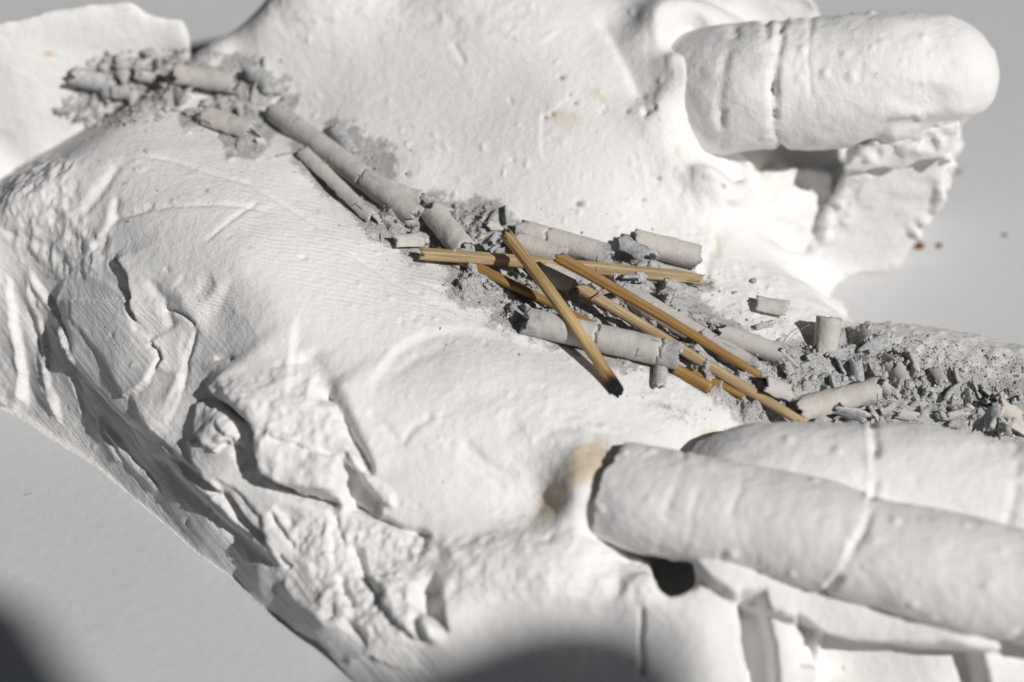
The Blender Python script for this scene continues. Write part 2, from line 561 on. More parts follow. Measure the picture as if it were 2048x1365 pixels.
def slab(pts, h, edge=6.0, rough=1.0, ramp=None, target=None):
    """a layer of plaster with its own outline; ramp=(x0,y0,x1,y1) lets it die out from point 0 to point 1"""
    ii = box(pts, edge + 25)
    x = PX[ii] + WOB[ii] * rough; y = PY[ii] + WOB2[ii] * rough
    d, t, s = seg_dist(x, y, pts, True)
    sd = np.where(inside(x, y, pts), d, -d)
    m = sstep(-edge * 0.5, edge * 0.5, sd)
    if ramp:
        ax, ay, bx, by = ramp
        k = ((x - ax) * (bx - ax) + (y - ay) * (by - ay)) / ((bx - ax) ** 2 + (by - ay) ** 2)
        m = m * (1 - np.clip(k, 0, 1))
    if target is None:
        D[ii] += h * m
    else:
        target[ii] = np.maximum(target[ii], h * m)

def mound(x, y, rx, ry, h, ang=0.0, target=None, p=2.0):
    ii = box([(x, y)], max(rx, ry) * 2.5)
    dx, dy = PX[ii] - x, PY[ii] - y
    c, s = math.cos(ang), math.sin(ang)
    a, b = (dx * c + dy * s) / rx, (-dx * s + dy * c) / ry
    m = np.exp(-(a * a + b * b) ** (p / 2))
    if target is None:
        D[ii] += h * m
    else:
        target[ii] = np.maximum(target[ii], h * m)

# --- where the surface is crumbly
slab([(0,330),(60,300),(150,330),(150,420),(215,480),(240,540),(130,560),(60,520),(0,480)], 0.75, 40, 1, None, ROUGH)
slab([(400,780),(520,760),(600,700),(640,760),(700,830),(740,960),(690,1010),(560,960),(430,900)], 0.8, 40, 1, None, ROUGH)
slab([(560,1020),(700,1040),(860,1060),(880,1290),(760,1290),(640,1230)], 1.0, 30, 1, None, ROUGH)
slab([(880,1080),(1050,1050),(1250,1060),(1340,1150),(1330,1210),(1100,1190),(900,1200)], 0.55, 40, 1, None, ROUGH)
slab([(1280,200),(1440,260),(1440,560),(1330,480),(1290,320)], 0.35, 60, 1, None, ROUGH)
slab([(1290,600),(1560,760),(1420,840),(1280,800)], 0.25, 60, 1, None, ROUGH)
slab([(1440,500),(1590,545),(1720,670),(1600,680),(1430,600)], 0.30, 40, 1, None, ROUGH)
slab([(820,880),(1030,1050),(1100,1060),(1240,880),(1150,760),(900,760)], 0.22, 60, 1, None, ROUGH)
slab([(520,0),(600,-40),(1150,-20),(1100,70),(900,60),(700,50),(560,70)], 0.25, 40, 1, None, ROUGH)
# --- strokes on the side wall
slab([(-60,520),(130,560),(280,800),(430,960),(560,1110),(700,1230),(800,1290),(900,1300),(900,1420),(760,1420),(400,1120),(100,880),(-60,820)], 1.0, 90, 1, None, STROKE)
slab([(150,560),(330,600),(350,760),(280,800),(160,660)], 0.5, 30, 1, None, STROKE)
slab([(380,560),(520,640),(460,800),(340,800),(330,700)], 0.3, 40, 1, None, STROKE)

# --- sheets fanning down the wall at the wrist
lip([(52,830),(58,800),(45,690),(28,600),(8,545)], 1.1, 60, 5, .9)
lip([(125,860),(108,790),(92,700),(70,610),(48,540)], 0.7, 30, 4, .9)
lip([(188,790),(160,720),(135,660),(100,610),(50,530)], 1.3, 34, 7, .5)
lip([(118,850),(115,800),(90,720),(64,650)], 0.7, 18, 5, .5)
lip([(165,850),(150,760),(125,650)], 0.5, 16, 5, .5)
lip([(330,990),(250,905),(200,835)], 0.7, 26, 6, .5)
lip([(250,930),(215,880),(195,830)], 0.5, 18, 5, .5)
groove([(58,600),(80,700),(104,800)], 0.5, 7, .4)
groove([(100,640),(140,730),(165,790)], 0.5, 7, .4)
slab([(-40,560),(20,560),(48,680),(56,800),(30,824),(-40,800)], 0.9, 9, .6, (20,800,0,540))
# --- the great ridge, dark on its near flank
lip([(128,548),(113,600),(135,690),(185,770),(250,835),(300,905)], 2.0, 85, 16, .3, .18, .25)
groove([(118,585),(150,720),(230,815),(300,880)], 1.0, 11, .3)
lip([(285,808),(335,900),(395,965),(460,1030),(530,1100),(570,1130)], 1.1, 26, 7, .6, .15, .35)
groove([(300,905),(360,975),(430,1040),(520,1120),(560,1150)], 0.9, 10, .4)
lip([(262,770),(330,870),(420,955),(500,1040),(545,1095)], 0.7, 30, 6, .6)
groove([(345,905),(400,950),(470,1020),(530,1090)], 0.7, 6, .6)
# facet between
slab([(132,556),(180,545),(235,575),(262,590),(275,660),(318,690),(326,722),(300,770),(265,790),(225,720),(160,640)], 0.75, 7, .8, (300,760,120,540))
groove([(232,512),(248,538),(262,560),(264,600),(274,650)], 1.1, 4.0, .8)
lip([(232,510),(248,538),(262,560),(264,600),(274,650)], 1.3, 34, 5, .8)
groove([(308,684),(322,705),(328,722),(318,740)], 0.9, 4.0, .6)
lip([(305,676),(322,705),(328,722),(318,745)], 0.9, 26, 4, .5)
groove([(330,618),(352,622),(372,632),(395,655)], 0.6, 4.0, .6)
groove([(398,650),(375,720),(368,770),(340,840)], 0.45, 6, .6)
lip([(350,830),(372,740),(360,690),(378,650)], 0.25, 30, 14, .6)
# --- folds in the heel of the hand
lip([(165,430),(200,385),(230,340),(248,300)], 0.3, 40, 18, .7, .3, .5)
groove([(236,322),(212,365),(185,400),(165,430)], 0.5, 9, .4)
lip([(165,525),(190,510),(222,470),(232,430),(240,395)], 0.45, 40, 16, .7, .3, .6)
groove([(236,390),(228,440),(212,480),(180,515)], 0.45, 6, .5)
groove([(222,440),(290,420),(310,405)], 0.35, 6, .4)
groove([(228,445),(275,425),(340,412),(420,408),(495,412),(560,430)], 0.22, 4, .3)
groove([(262,310),(340,320),(420,345),(500,368),(600,430),(680,480)], 0.28, 4.0, .2)
groove([(410,485),(440,455),(490,420),(520,400)], 0.22, 4.0, .3)
groove([(690,500),(780,560),(860,605),(910,625)], 0.32, 4.0, .2)
groove([(820,560),(900,590),(960,640),(1040,690)], 0.25, 4.0, .2)
groove([(840,600),(920,650),(1010,700)], 0.18, 4.0, .2)
lip([(690,475),(760,530),(850,590),(930,632)], 0.30, 50, 12, .3)
mound(205, 500, 30, 55, 0.5, .5)
mound(380, 610, 26, 60, 0.8, -.5)
# --- sharp little folds above the scarp
lip([(395,655),(440,590),(470,535)], 0.4, 50, 30, .6, .4, .9)
lip([(582,800),(584,730),(590,655),(598,610)], 0.3, 70, 16, .3, .45, 1.8)
groove([(610,700),(640,760),(660,800)], 0.8, 22, .4)
groove([(648,770),(672,800),(695,840),(720,900),(740,960)], 1.5, 13, .7)
lip([(648,765),(690,830),(722,890),(750,960)], 1.3, 50, 14, .6)
groove([(352,560),(395,585),(430,560)], 0.35, 14, .8)
groove([(300,560),(330,600),(345,660)], 0.4, 9, .8)
lip([(340,850),(365,790),(372,740)], 0.7, 24, 8, .6)
groove([(432,722),(450,716),(470,722)], 0.6, 6, .6)
mound(450, 745, 40, 22, 0.7, .3)
mound(520, 700, 50, 26, 0.5, -.4)
# --- scarp, rock face and ledge
lip([(410,765),(452,812),(476,838),(500,852),(512,880),(516,920),(540,955),(580,985),(640,1000),(690,1012)], 2.0, 70, 7, .8, .08, .5)
groove([(432,790),(470,830),(492,862),(506,900),(530,950),(570,978),(620,992),(690,1008)], 3.4, 10.0, .7, .10)
mound(490, 862, 16, 34, -2.6, -.5)
slab([(512,865),(560,862),(640,900),(676,930),(680,980),(620,975),(560,965),(520,930)], 1.0, 9, .8)
groove([(512,858),(560,878),(620,900),(690,905)], 0.7, 4, .9)
slab([(684,925),(720,950),(760,1000),(756,1028),(700,1020),(682,985)], -2.6, 14, .6)
lip([(690,1000),(740,1030),(800,1055),(868,1072)][::-1], -0.9, 40, 6, .4, .12)
groove([(690,1012),(740,1032),(800,1056),(866,1072)], 1.3, 6, .4)
slab([(695,905),(720,920),(745,960),(785,985),(786,1015),(750,1000),(712,955)], 1.1, 10, .6)
lip([(400,870),(440,900),(452,880),(470,900)], 0.8, 20, 4, 1)
slab([(395,805),(430,800),(462,840),(470,870),(448,885),(420,890),(392,870)], 0.9, 8, .8)
groove([(432,845),(460,880),(495,940)], 0.7, 5, .9)
slab([(385,880),(470,900),(560,985),(650,1010),(665,1050),(660,1120),(560,1130),(530,1075),(430,960),(400,920)], 0.9, 9, .8)
groove([(442,968),(490,1040),(545,1090)], 0.8, 9, .4)
slab([(440,955),(470,970),(530,1035),(536,1085),(500,1070),(450,1000)], -0.7, 9, .6)
groove([(545,1025),(560,1060),(590,1100)], 0.9, 4, .8)
groove([(560,1110),(580,1140)], 0.8, 5, .6)
# --- broken plaster lower down
groove([(668,1030),(676,1060),(690,1090)], 0.7, 5, 1)
groove([(702,1085),(715,1110),(730,1160),(765,1195),(775,1205)], 1.6, 7, .9)
groove([(680,1150),(700,1200),(705,1215)], 1.3, 8, .9)
lip([(700,1225),(660,1240),(600,1190),(570,1150)], 0.8, 30, 6, 1)
slab([(740,1160),(800,1150),(826,1170),(832,1240),(840,1285),(800,1250),(765,1210)], 1.3, 9, .7)
slab([(835,1170),(866,1150),(880,1190),(892,1262),(858,1235),(838,1220)], -3.0, 12, .5)
mound(860, 1258, 24, 17, 1.8, .9, None, 4)
slab([(900,1105),(1000,1075),(1180,1080),(1290,1130),(1330,1160),(1328,1200),(1260,1225),(1120,1190),(960,1200),(890,1180)], 0.8, 70, 1.6)
groove([(690,1232),(720,1280),(735,1300)], 0.5, 5, .6)
lip([(640,1238),(680,1245),(720,1275)], -0.5, 16, 5, .6)
lip([(690,1330),(740,1310),(790,1335),(840,1345)], 0.6, 14, 5, .6)
groove([(1286,1210),(1282,1290),(1285,1360)], 1.0, 5, .5)
slab([(595,1268),(632,1285),(690,1350),(715,1385),(680,1385),(622,1310)], -1.2, 12, .5)
# --- pad under the little finger: rounded rim and dents
lip([(740,830),(748,760),(790,700),(850,665),(930,655),(1050,680),(1160,715)][::-1], -0.55, 60, 22, .2, .2)
groove([(770,760),(820,720),(900,690)], 0.15, 10, .6)
groove([(735,820),(780,870),(800,900)], 0.3, 10, 1)
groove([(865,830),(830,850),(800,900)], 0.3, 8, 1)
groove([(920,880),(980,930),(1040,960)], 0.35, 10, .8)
lip([(870,880),(940,930),(1010,985)], -0.35, 30, 8, .8)
groove([(1090,820),(1130,850),(1160,860)], 0.2, 9, .8)
# --- gap towards the little finger
slab([(1226,896),(1245,930),(1262,1010),(1310,1055),(1390,1085),(1394,1180),(1340,1196),(1302,1120),(1245,1075),(1198,1010),(1208,940)], -1.0, 14, .6)
mound(1350, 1132, 36, 48, -5.0, .4, None, 4)
# --- below the little finger: flange, posts and hollows
slab([(1385,1075),(1560,1120),(1760,1175),(1960,1235),(1990,1300),(1900,1290),(1700,1285),(1500,1215),(1400,1165)], 3.0, 14, .5)
slab([(1478,1192),(1520,1198),(1545,1290),(1560,1400),(1505,1400),(1480,1290)], -4.5, 16, .4)
slab([(1590,1236),(1640,1262),(1645,1335),(1600,1330),(1612,1285)], -3.8, 14, .4)
slab([(1650,1270),(1850,1296),(1960,1310),(1990,1420),(1640,1420)], -4.5, 22, .4)
mound(1560, 1290, 40, 60, 1.2, -.2)
mound(1400, 1280, 70, 120, 1.6, 0)
# --- ball of the thumb, folds towards the web
groove([(1200,30),(1230,80),(1262,150),(1285,215)], 0.3, 16, .4)
lip([(1180,20),(1215,70),(1250,140),(1280,210)], -0.3, 40, 18, .4)
lip([(1330,150),(1310,200),(1292,222)], 0.25, 40, 20, .4)
groove([(1292,225),(1315,214)], 0.5, 7, .4)
mound(1289, 224, 6, 8, -0.9)
groove([(1360,340),(1400,300),(1440,280)], 0.4, 16, .8)
groove([(1400,560),(1440,470),(1470,400)], 0.4, 14, .8)
lip([(1380,60),(1384,120),(1400,190),(1420,240)], 0.25, 30, 8, .4)
lip([(1478,300),(1482,330),(1470,380),(1455,410)], 1.6, 26, 10, .3)
groove([(905,85),(925,120),(928,130)], 0.22, 6, .5)
lip([(905,95),(1000,70),(1080,90),(1130,60)], 0.25, 26, 8, 1)
lip([(560,40),(700,35),(860,50)], 0.3, 40, 16, 1)
lip([(1085,330),(1082,240),(1130,200),(1170,185)], 0.16, 30, 6, .6)
# little pits and grit
for (x, y, r) in [(1123,156,7),(1255,222,6),(1150,206,5),(1140,190,4),(1090,235,5),(1105,228,5),(1318,358,6),(1412,275,5),(815,348,6),(1158,408,9),(1287,400,5),(1450,373,6)]:
    mound(x, y, r, r * .8, -0.35)
    mound(x, y, r * .8, r * .7, 0.8, 0, PIT, 4)
rng = np.random.default_rng(4)
for k in range(300):
    if k < 110:
        x, y = rng.uniform(0, 1100), rng.uniform(200, 1050)
    elif k < 210:
        x, y = rng.uniform(1150, 1750), rng.uniform(150, 700)
    else:
        x, y = rng.uniform(600, 1400), rng.uniform(0, 900)
    mound(x, y, rng.uniform(2.5, 7.5), rng.uniform(2.5, 5.5), rng.choice([1, 1, 1, -1]) * rng.uniform(.08, .3), rng.uniform(0, 3))

# --- relief noise: broad, lumpy, crumbly
bx, by, bz = [BASE[..., i].astype(np.float32) for i in range(3)]
D += fbm(bx / 14, by / 14, bz / 14, 11, 3) * 0.30
D += fbm(bx / 4.0, by / 4.0, bz / 4.0, 23, 4) * (0.09 + 0.35 * ROUGH)
rid = 1 - np.abs(fbm(bx / 5.5, by / 5.5, bz / 5.5, 31, 5, .6)) * 2.4
D += (rid - 0.4) * 0.85 * ROUGH
vv = fbm(bx / 1.4, by / 1.4, bz / 1.4, 37, 3)
D += vv * (0.035 + 0.20 * ROUGH)
# strokes: long shallow facets down the wall
su = (PX * 0.62 + PY * 0.78); sv = (-PX * 0.78 + PY * 0.62)
D += fbm(su / 170, sv / 13, seed=71, octs=4) * 0.13 * STROKE
D += fbm(su / 260, sv / 55, seed=77, octs=2) * 0.5 * STROKE

POS = BASE + NRM * D[..., None]

# --- ash: bed thickness and dust, laid out in the hollow
ASH_A = [(120,225),(145,165),(200,112),(330,122),(470,112),(560,150),(592,205),(545,250),(520,298),(470,300),(400,270),(350,215),(290,200),(200,235)]
ASH_B = [(590,285),(640,300),(760,430),(840,470),(830,500),(780,490),(720,430),(600,310)]
ASH_B2 = [(665,255),(705,262),(780,310),(785,345),(740,340),(690,300)]
ASH_C = [(752,372),(850,400),(1000,425),(1018,500),(920,520),(830,512),(770,480),(740,450)]
ASH_D = [(855,505),(1010,440),(1060,480),(1210,520),(1290,500),(1420,570),(1375,600),(1440,640),(1530,690),(1640,680),(1720,650),(1790,690),(1880,740),(2060,790),(2300,800),
         (2300,900),(2060,880),(1800,868),(1620,860),(1490,850),(1440,790),(1370,745),(1290,735),(1180,705),(1075,668),(1000,640),(1010,605),(930,600),(900,575),(915,545)]
TH = np.zeros_like(D)
DUST = np.zeros_like(D)
for pts, h in ((ASH_A, 1.4), (ASH_B, 0.9), (ASH_B2, 0.45), (ASH_C, 1.5), (ASH_D, 1.9)):
    ii = box(pts, 140)
    x = PX[ii] + WOB[ii] * 2.2; y = PY[ii] + WOB2[ii] * 2.2
    d, t, s = seg_dist(x, y, pts, True)
    sd = np.where(inside(x, y, pts), d, -d)
    patch = sstep(-.30, .12, fbm(PX[ii] / 42, PY[ii] / 30, seed=131, octs=3)) if pts is ASH_A else 1.0
    TH[ii] = np.maximum(TH[ii], h * sstep(-2, 34, sd) * patch)
    DUST[ii] = np.maximum(DUST[ii], .36 * np.exp(np.minimum(sd, 0) / 55))
    DUST[ii] = np.maximum(DUST[ii], sstep(-44, 8, sd) * .85 * (.35 + .65 * patch))
slab([(1480,700),(1700,650),(2060,700),(2060,880),(1500,860)], 0.75, 60, 2, None, DUST)
slab([(1330,600),(1560,600),(1620,680),(1480,720)], 0.42, 60, 2, None, DUST)
slab([(1270,770),(1340,800),(1480,860),(1430,870),(1300,850)], 0.45, 50, 2, None, DUST)
slab([(560,150),(800,330),(860,390),(760,350),(640,240)], 0.40, 40, 2, None, DUST)
for (x, y, r) in [(290,304,9),(200,325,8),(248,366,11),(380,345,10),(315,380,7),(75,330,8),(590,345,6),(415,382,8)]:
    mound(x, y, r, r, .62, 0, DUST)
STAIN = np.zeros_like(D)
for (x, y, rx, ry, a, s) in [(100,108,16,8,0,1.0),(1130,240,60,40,.5,.55),(1190,190,50,25,.3,.5),(1395,100,18,50,0,1.0),(1410,215,34,20,0,.9),(1175,925,70,42,-.75,1.1),(1105,1000,34,70,.6,.9),
                             (1370,310,50,40,0,.45),(1320,400,60,40,0,.35),(1420,870,40,20,0,.7),(1190,1120,40,60,0,.3),(215,271,10,5,0,.7),(500,498,14,8,0,.6),(470,460,10,6,0,.5),(1440,480,10,60,0,.6),
                             (600,560,40,30,0,.3),(850,320,40,12,.5,.4)]:
    mound(x, y, rx, ry, s, a, STAIN)

# --- skin ridges
gA = sstep(330, 420, PX) * (1 - sstep(900, 1080, PX)) * sstep(250, 330, PY) * (1 - sstep(600, 690, PY))
ridge_dir = np.where(True, -0.28, 0)
phaseA = (PY - 0.22 * PX + 26 * fbm(PX / 260, PY / 260, seed=91, octs=2)) * (2 * math.pi / 8.0)
gB = np.exp(-(((PX - 1230) / 120) ** 2 + ((PY - 740) / 60) ** 2)) * 1.1
phaseB = np.hypot(PX - 1120, (PY - 860) * 1.1) * (2 * math.pi / 10.0)
gC = np.exp(-(((PX - 1500) / 130) ** 2 + ((PY - 590) / 60) ** 2))
phaseC = (PY + 0.16 * PX + 20 * fbm(PX / 150, PY / 150, seed=97, octs=2)) * (2 * math.pi / 11)
RPH = np.where(PX > 1360, phaseC, np.where((PX > 1080) & (PY > 640), phaseB, phaseA)).astype(np.float32)
RMK = np.clip(np.where(PX > 1360, gC, np.where((PX > 1080) & (PY > 640), gB, gA)), 0, 1)
RMK = RMK * (0.55 + 0.45 * np.clip(fbm(PX / 60, PY / 60, seed=99, octs=2) * 2 + .6, 0, 1))

def grid_mesh(name, pos, keep, extra, uv):
    """quads of the relief grid where keep; unused points dropped"""
    nv, nu = keep.shape
    idx = np.arange(nv * nu).reshape(nv, nu)
    fk = keep[:-1, :-1] & keep[1:, :-1] & keep[:-1, 1:] & keep[1:, 1:]
    q = np.stack([idx[:-1, :-1][fk], idx[:-1, 1:][fk], idx[1:, 1:][fk], idx[1:, :-1][fk]], 1)
    used = np.zeros(nv * nu, bool); used[q.ravel()] = True
    remap = np.cumsum(used) - 1
    V = pos.reshape(-1, 3)[used]
    me = mesh_from(name, V, remap[q])
    for k, a in extra.items():
        attr(me, k, a.reshape(-1)[used])
    uvmap(me, uv.reshape(-1, 2)[used])
    return me

UVG = np.stack([GU * 0.62 * 0.1 - GV * 0.078, -(GU * 0.078 + GV * 0.062)], -1)
keep = POS[..., 2] > -1.2
PC = POS.copy()
PC[..., 2] = np.maximum(PC[..., 2], 0.03)

hand = empty('plaster_hand', (0, 0, 0))
tag(hand, 'broken white plaster cast of an open hand lying palm up on the table', 'sculpture')
pm = grid_mesh('palm', PC, keep, dict(dust=DUST, stain=STAIN, pit=PIT, ridge_phase=RPH, ridge_mask=RMK, stroke=STROKE), UVG)
palm = link('palm', pm, M_PLASTER, hand)
# ---------------------------------------------------------------- thumb, fingers, forearm: swept and broken plaster
def catmull(pts, n):
    pts = np.asarray(pts, float)
    q = np.vstack([2 * pts[0] - pts[1], pts, 2 * pts[-1] - pts[-2]])
    m = len(pts) - 1
    t = np.linspace(0, m, n)
    i = np.minimum(t.astype(int), m - 1)
    f = (t - i)[:, None]
    a, b, c, d = q[i], q[i + 1], q[i + 2], q[i + 3]
    return 0.5 * (2 * b + (c - a) * f + (2 * a - 5 * b + 4 * c - d) * f**2 + (3 * b - a - 3 * c + d) * f**3)

def sweep(path, ds, nth, flat=1.0, tip=True, disp=None, start_rough=0.0):
    """path: (px,py,z,r) -> tube; returns verts, quads, s (mm), theta"""
    ctl = np.array([[*P(a, b, z), r] for a, b, z, r in path])
    L = np.linalg.norm(np.diff(ctl[:, :3], axis=0), axis=1).sum()
    n = int(L / ds)
    C = catmull(ctl, n)
    c, r = C[:, :3], C[:, 3].copy()
    s = np.concatenate([[0], np.cumsum(np.linalg.norm(np.diff(c, axis=0), axis=1))])
    if tip:
        e = s[-1] - s
        k = np.clip(1 - e / (r * 1.05), 0, 1)
        r = r * np.sqrt(np.maximum(1 - k**2.2, 1e-5))
    T = np.gradient(c, axis=0); T /= np.linalg.norm(T, axis=1, keepdims=True)
    up = np.array([0, 0, 1.0])
    B = np.cross(T, up); B /= np.linalg.norm(B, axis=1, keepdims=True)
    N = np.cross(B, T)
    th = np.linspace(0, 2 * math.pi, nth, endpoint=False)
    ct, st = np.cos(th), np.sin(th)
    radial = ct[None, :, None] * B[:, None] + (st * flat)[None, :, None] * N[:, None]
    pos = c[:, None] + radial * r[:, None, None]
    nr = ct[None, :, None] * B[:, None] + st[None, :, None] * N[:, None]
    ss = np.repeat(s[:, None], nth, 1); tt = np.repeat(th[None], n, 0)
    if disp is not None:
        qx, qy = proj(pos.reshape(-1, 3))
        d = disp(ss, tt, pos, qx.reshape(ss.shape), qy.reshape(ss.shape))
        fade = np.clip(r / (r.max() * .35), 0, 1)[:, None]
        pos = pos + nr * (d * fade)[..., None]
    if start_rough:
        w = np.exp(-ss / 2.0)
        j = fbm(pos[..., 0] / 2.5, pos[..., 1] / 2.5, pos[..., 2] / 2.5, 8, 4) * start_rough
        pos = pos + T[0] * (w * j)[..., None]
    idx = np.arange(n * nth).reshape(n, nth)
    a = idx[:-1]; b = idx[1:]
    q = np.stack([a.ravel(), np.roll(a, -1, 1).ravel(), np.roll(b, -1, 1).ravel(), b.ravel()], 1)
    V = pos.reshape(-1, 3)
    F = [tuple(x) for x in q]
    V = np.vstack([V, pos[0].mean(0) + T[0] * (1.2 if start_rough else 0.0), pos[-1].mean(0)])
    k0, k1 = len(V) - 2, len(V) - 1
    for i in range(nth):
        F.append((int(idx[0, (i + 1) % nth]), int(idx[0, i]), k0))
        F.append((int(idx[-1, i]), int(idx[-1, (i + 1) % nth]), k1))
    return V, F

def blisters(pos, seed, count, rmin=.25, rmax=.8, h=.35, mask=None):
    """round air-bubble grains standing on the plaster"""
    r = np.random.default_rng(seed)
    flat = pos.reshape(-1, 3)
    d = np.zeros(len(flat))
    for i in r.integers(0, len(flat), count):
        c = flat[i]
        rr = r.uniform(rmin, rmax)
        q = ((flat - c) ** 2).sum(1)
        near = q < (rr * 2.4) ** 2
        d[near] += h * rr / rmax * np.exp(-(q[near] / rr**2) ** 1.6)
    return d.reshape(pos.shape[:-1])

def ring(ss, tt, at, depth, width, skew=0.0, seed=0):
    w = at + skew * np.sin(tt) + 0.5 * fbm(np.cos(tt) * 2, np.sin(tt) * 2, seed=seed, octs=3)
    brk = np.clip(.55 + 1.1 * fbm(np.cos(tt) * 2.5 + at, np.sin(tt) * 2.5, seed=seed + 5, octs=3), 0, 1.2)
    return -depth * brk * np.exp(-((ss - w) / width) ** 2)

def base_noise(pos, amp=1.0, seed=3):
    x, y, z = pos[..., 0], pos[..., 1], pos[..., 2]
    return amp * (fbm(x / 9, y / 9, z / 9, seed, 3) * .45 + fbm(x / 2.6, y / 2.6, z / 2.6, seed + 9, 4) * .16 + fbm(x / .9, y / .9, z / .9, seed + 19, 2) * .04)

def thumb_disp(ss, tt, pos, px, py):
    d = base_noise(pos, 1.1, 41) + fbm(pos[..., 0] / 6, pos[..., 1] / 6, pos[..., 2] / 6, 44, 2) * .25
    def vert(pts, depth, w):
        dd, t, s = seg_dist(px, py, pts)
        brk = np.clip(.55 + 1.1 * fbm(px / 45, py / 30, seed=int(pts[0][0]) % 97, octs=3), 0, 1.2)
        return -depth * brk * np.exp(-((dd + 6 * fbm(px / 25, py / 25, seed=7, octs=2)) / w) ** 2)
    d = d + vert([(1568, 40), (1556, 110), (1546, 190), (1552, 260), (1562, 305)], 1.3, 8)
    d = d + vert([(1530, 40), (1535, 110), (1545, 190)], 0.6, 7)
    d = d + vert([(1620, 40), (1615, 120), (1622, 190)], 0.25, 6)
    d = d + vert([(1470, 60), (1445, 130), (1440, 220), (1450, 290)], 0.6, 8)
    d = d + vert([(1720, 120), (1722, 160)], 0.3, 6)
    for k in range(9):
        x0 = 1480 + k * 17
        d = d + vert([(x0 + 30, 40), (x0 + 4, 120), (x0, 200), (x0 + 6, 290)], 0.045, 3.5)
    m = np.exp(-(((px - 1830) / 70) ** 2 + ((py - 130) / 28) ** 2)) + np.exp(-(((px - 1720) / 80) ** 2 + ((py - 100) / 20) ** 2)) * .8
    d = d + blisters(pos, 5, 900, .22, .45, .30) * np.clip(m * 1.6, 0, 1)
    d = d + blisters(pos, 6, 50, .3, .7, .35)
    # flattened nail side towards the block
    dd, t, s = seg_dist(px, py, [(1700, 330), (1780, 255), (1920, 250), (2010, 240)])
    d = d - 0.9 * np.exp(-(dd / 18) ** 2)
    d = d - 0.7 * np.exp(-(((px - 1840) / 60) ** 2 + ((py - 195) / 30) ** 2) ** 2)
    return d
V, F = sweep([(1310, 205, 22, 8.0), (1390, 190, 26.5, 9.0), (1500, 176, 30, 9.2), (1620, 168, 30.5, 9.3), (1740, 160, 31, 9.6), (1850, 152, 31, 9.0), (1994, 152, 30.5, 7.6)], .3, 190, 1.0, True, thumb_disp)
link('thumb', mesh_from('thumb', V, F), M_PLASTER2, hand)

def finger_disp(creases, seed, nb):
    def f(ss, tt, pos, px, py):
        d = base_noise(pos, .95, seed) + fbm(pos[..., 0] / 5, pos[..., 1] / 5, pos[..., 2] / 5, seed + 3, 2) * .12
        for at, dep, w, sk in creases:
            d = d + ring(ss, tt, at, dep, w, sk, seed)
        d = d + blisters(pos, seed, nb, .3, .65, .32)
        return d
    return f
# little finger, ring finger, and the finger beyond the ash
V, F = sweep([(1234, 984, 14.8, 7.0), (1330, 1008, 15.5, 7.3), (1500, 1034, 16, 7.0), (1620, 1066, 16, 7.2), (1740, 1102, 15.8, 7.0), (1900, 1140, 15.5, 7.4), (2120, 1192, 15, 7.0), (2330, 1242, 13.5, 6)],
             .3, 150, .86, True, finger_disp([(7.5, .28, .5, .8), (10.5, .16, .4, .5), (29.0, -.25, .3, 1.6), (29.8, .8, .5, 1.6), (15, .2, .4, .8), (52, .6, .6, 1.5)], 61, 70), .9)
link('finger', mesh_from('finger', V, F), M_PLASTER2, hand)
V, F = sweep([(1400, 950, 11.5, 4.8), (1480, 955, 13.8, 7.4), (1620, 960, 14.8, 8.0), (1800, 963, 15.0, 8.0), (2000, 988, 14.6, 7.6), (2200, 1012, 13.6, 7.2), (2380, 1037, 12, 6)],
             .3, 150, .86, True, finger_disp([(20, -.25, .3, 1.8), (20.8, .85, .5, 1.8), (38.5, .5, .6, 1.4), (55, .5, .6, 1.)], 67, 70), .6)
link('finger', mesh_from('finger', V, F), M_PLASTER2, hand)

def far_finger_disp(ss, tt, pos, px, py):
    d = base_noise(pos, 1.2, 73)
    x, y, z = [pos[..., i] for i in range(3)]
    d = d + np.maximum(fbm(x / 1.3, y / 1.3, z / 1.3, 79, 3), 0) * .55
    d = d + ring(ss, tt, 26, .5, .6, 1.0, 3)
    return d
V, F = sweep([(1690, 720, 7.5, 4.5), (1745, 725, 7.5, 5.6), (1830, 745, 7.2, 6.6), (1960, 778, 7.0, 6.8), (2120, 812, 7.0, 6.8), (2330, 850, 7, 6.2)], .3, 150, 1.0, True, far_finger_disp)
ff = mesh_from('finger', V, F)
M_DUSTY = plaster_material('plaster_dusty', (0.70, 0.685, 0.66), attrs=True)
VV = V
fx, fy = proj(VV)
attr(ff, 'dust', np.clip(.40 + .0030 * (fy - 690) + .35 * (1 - sstep(1690, 1820, fx)), 0, .8))
far_finger = link('finger', ff, M_DUSTY, hand)

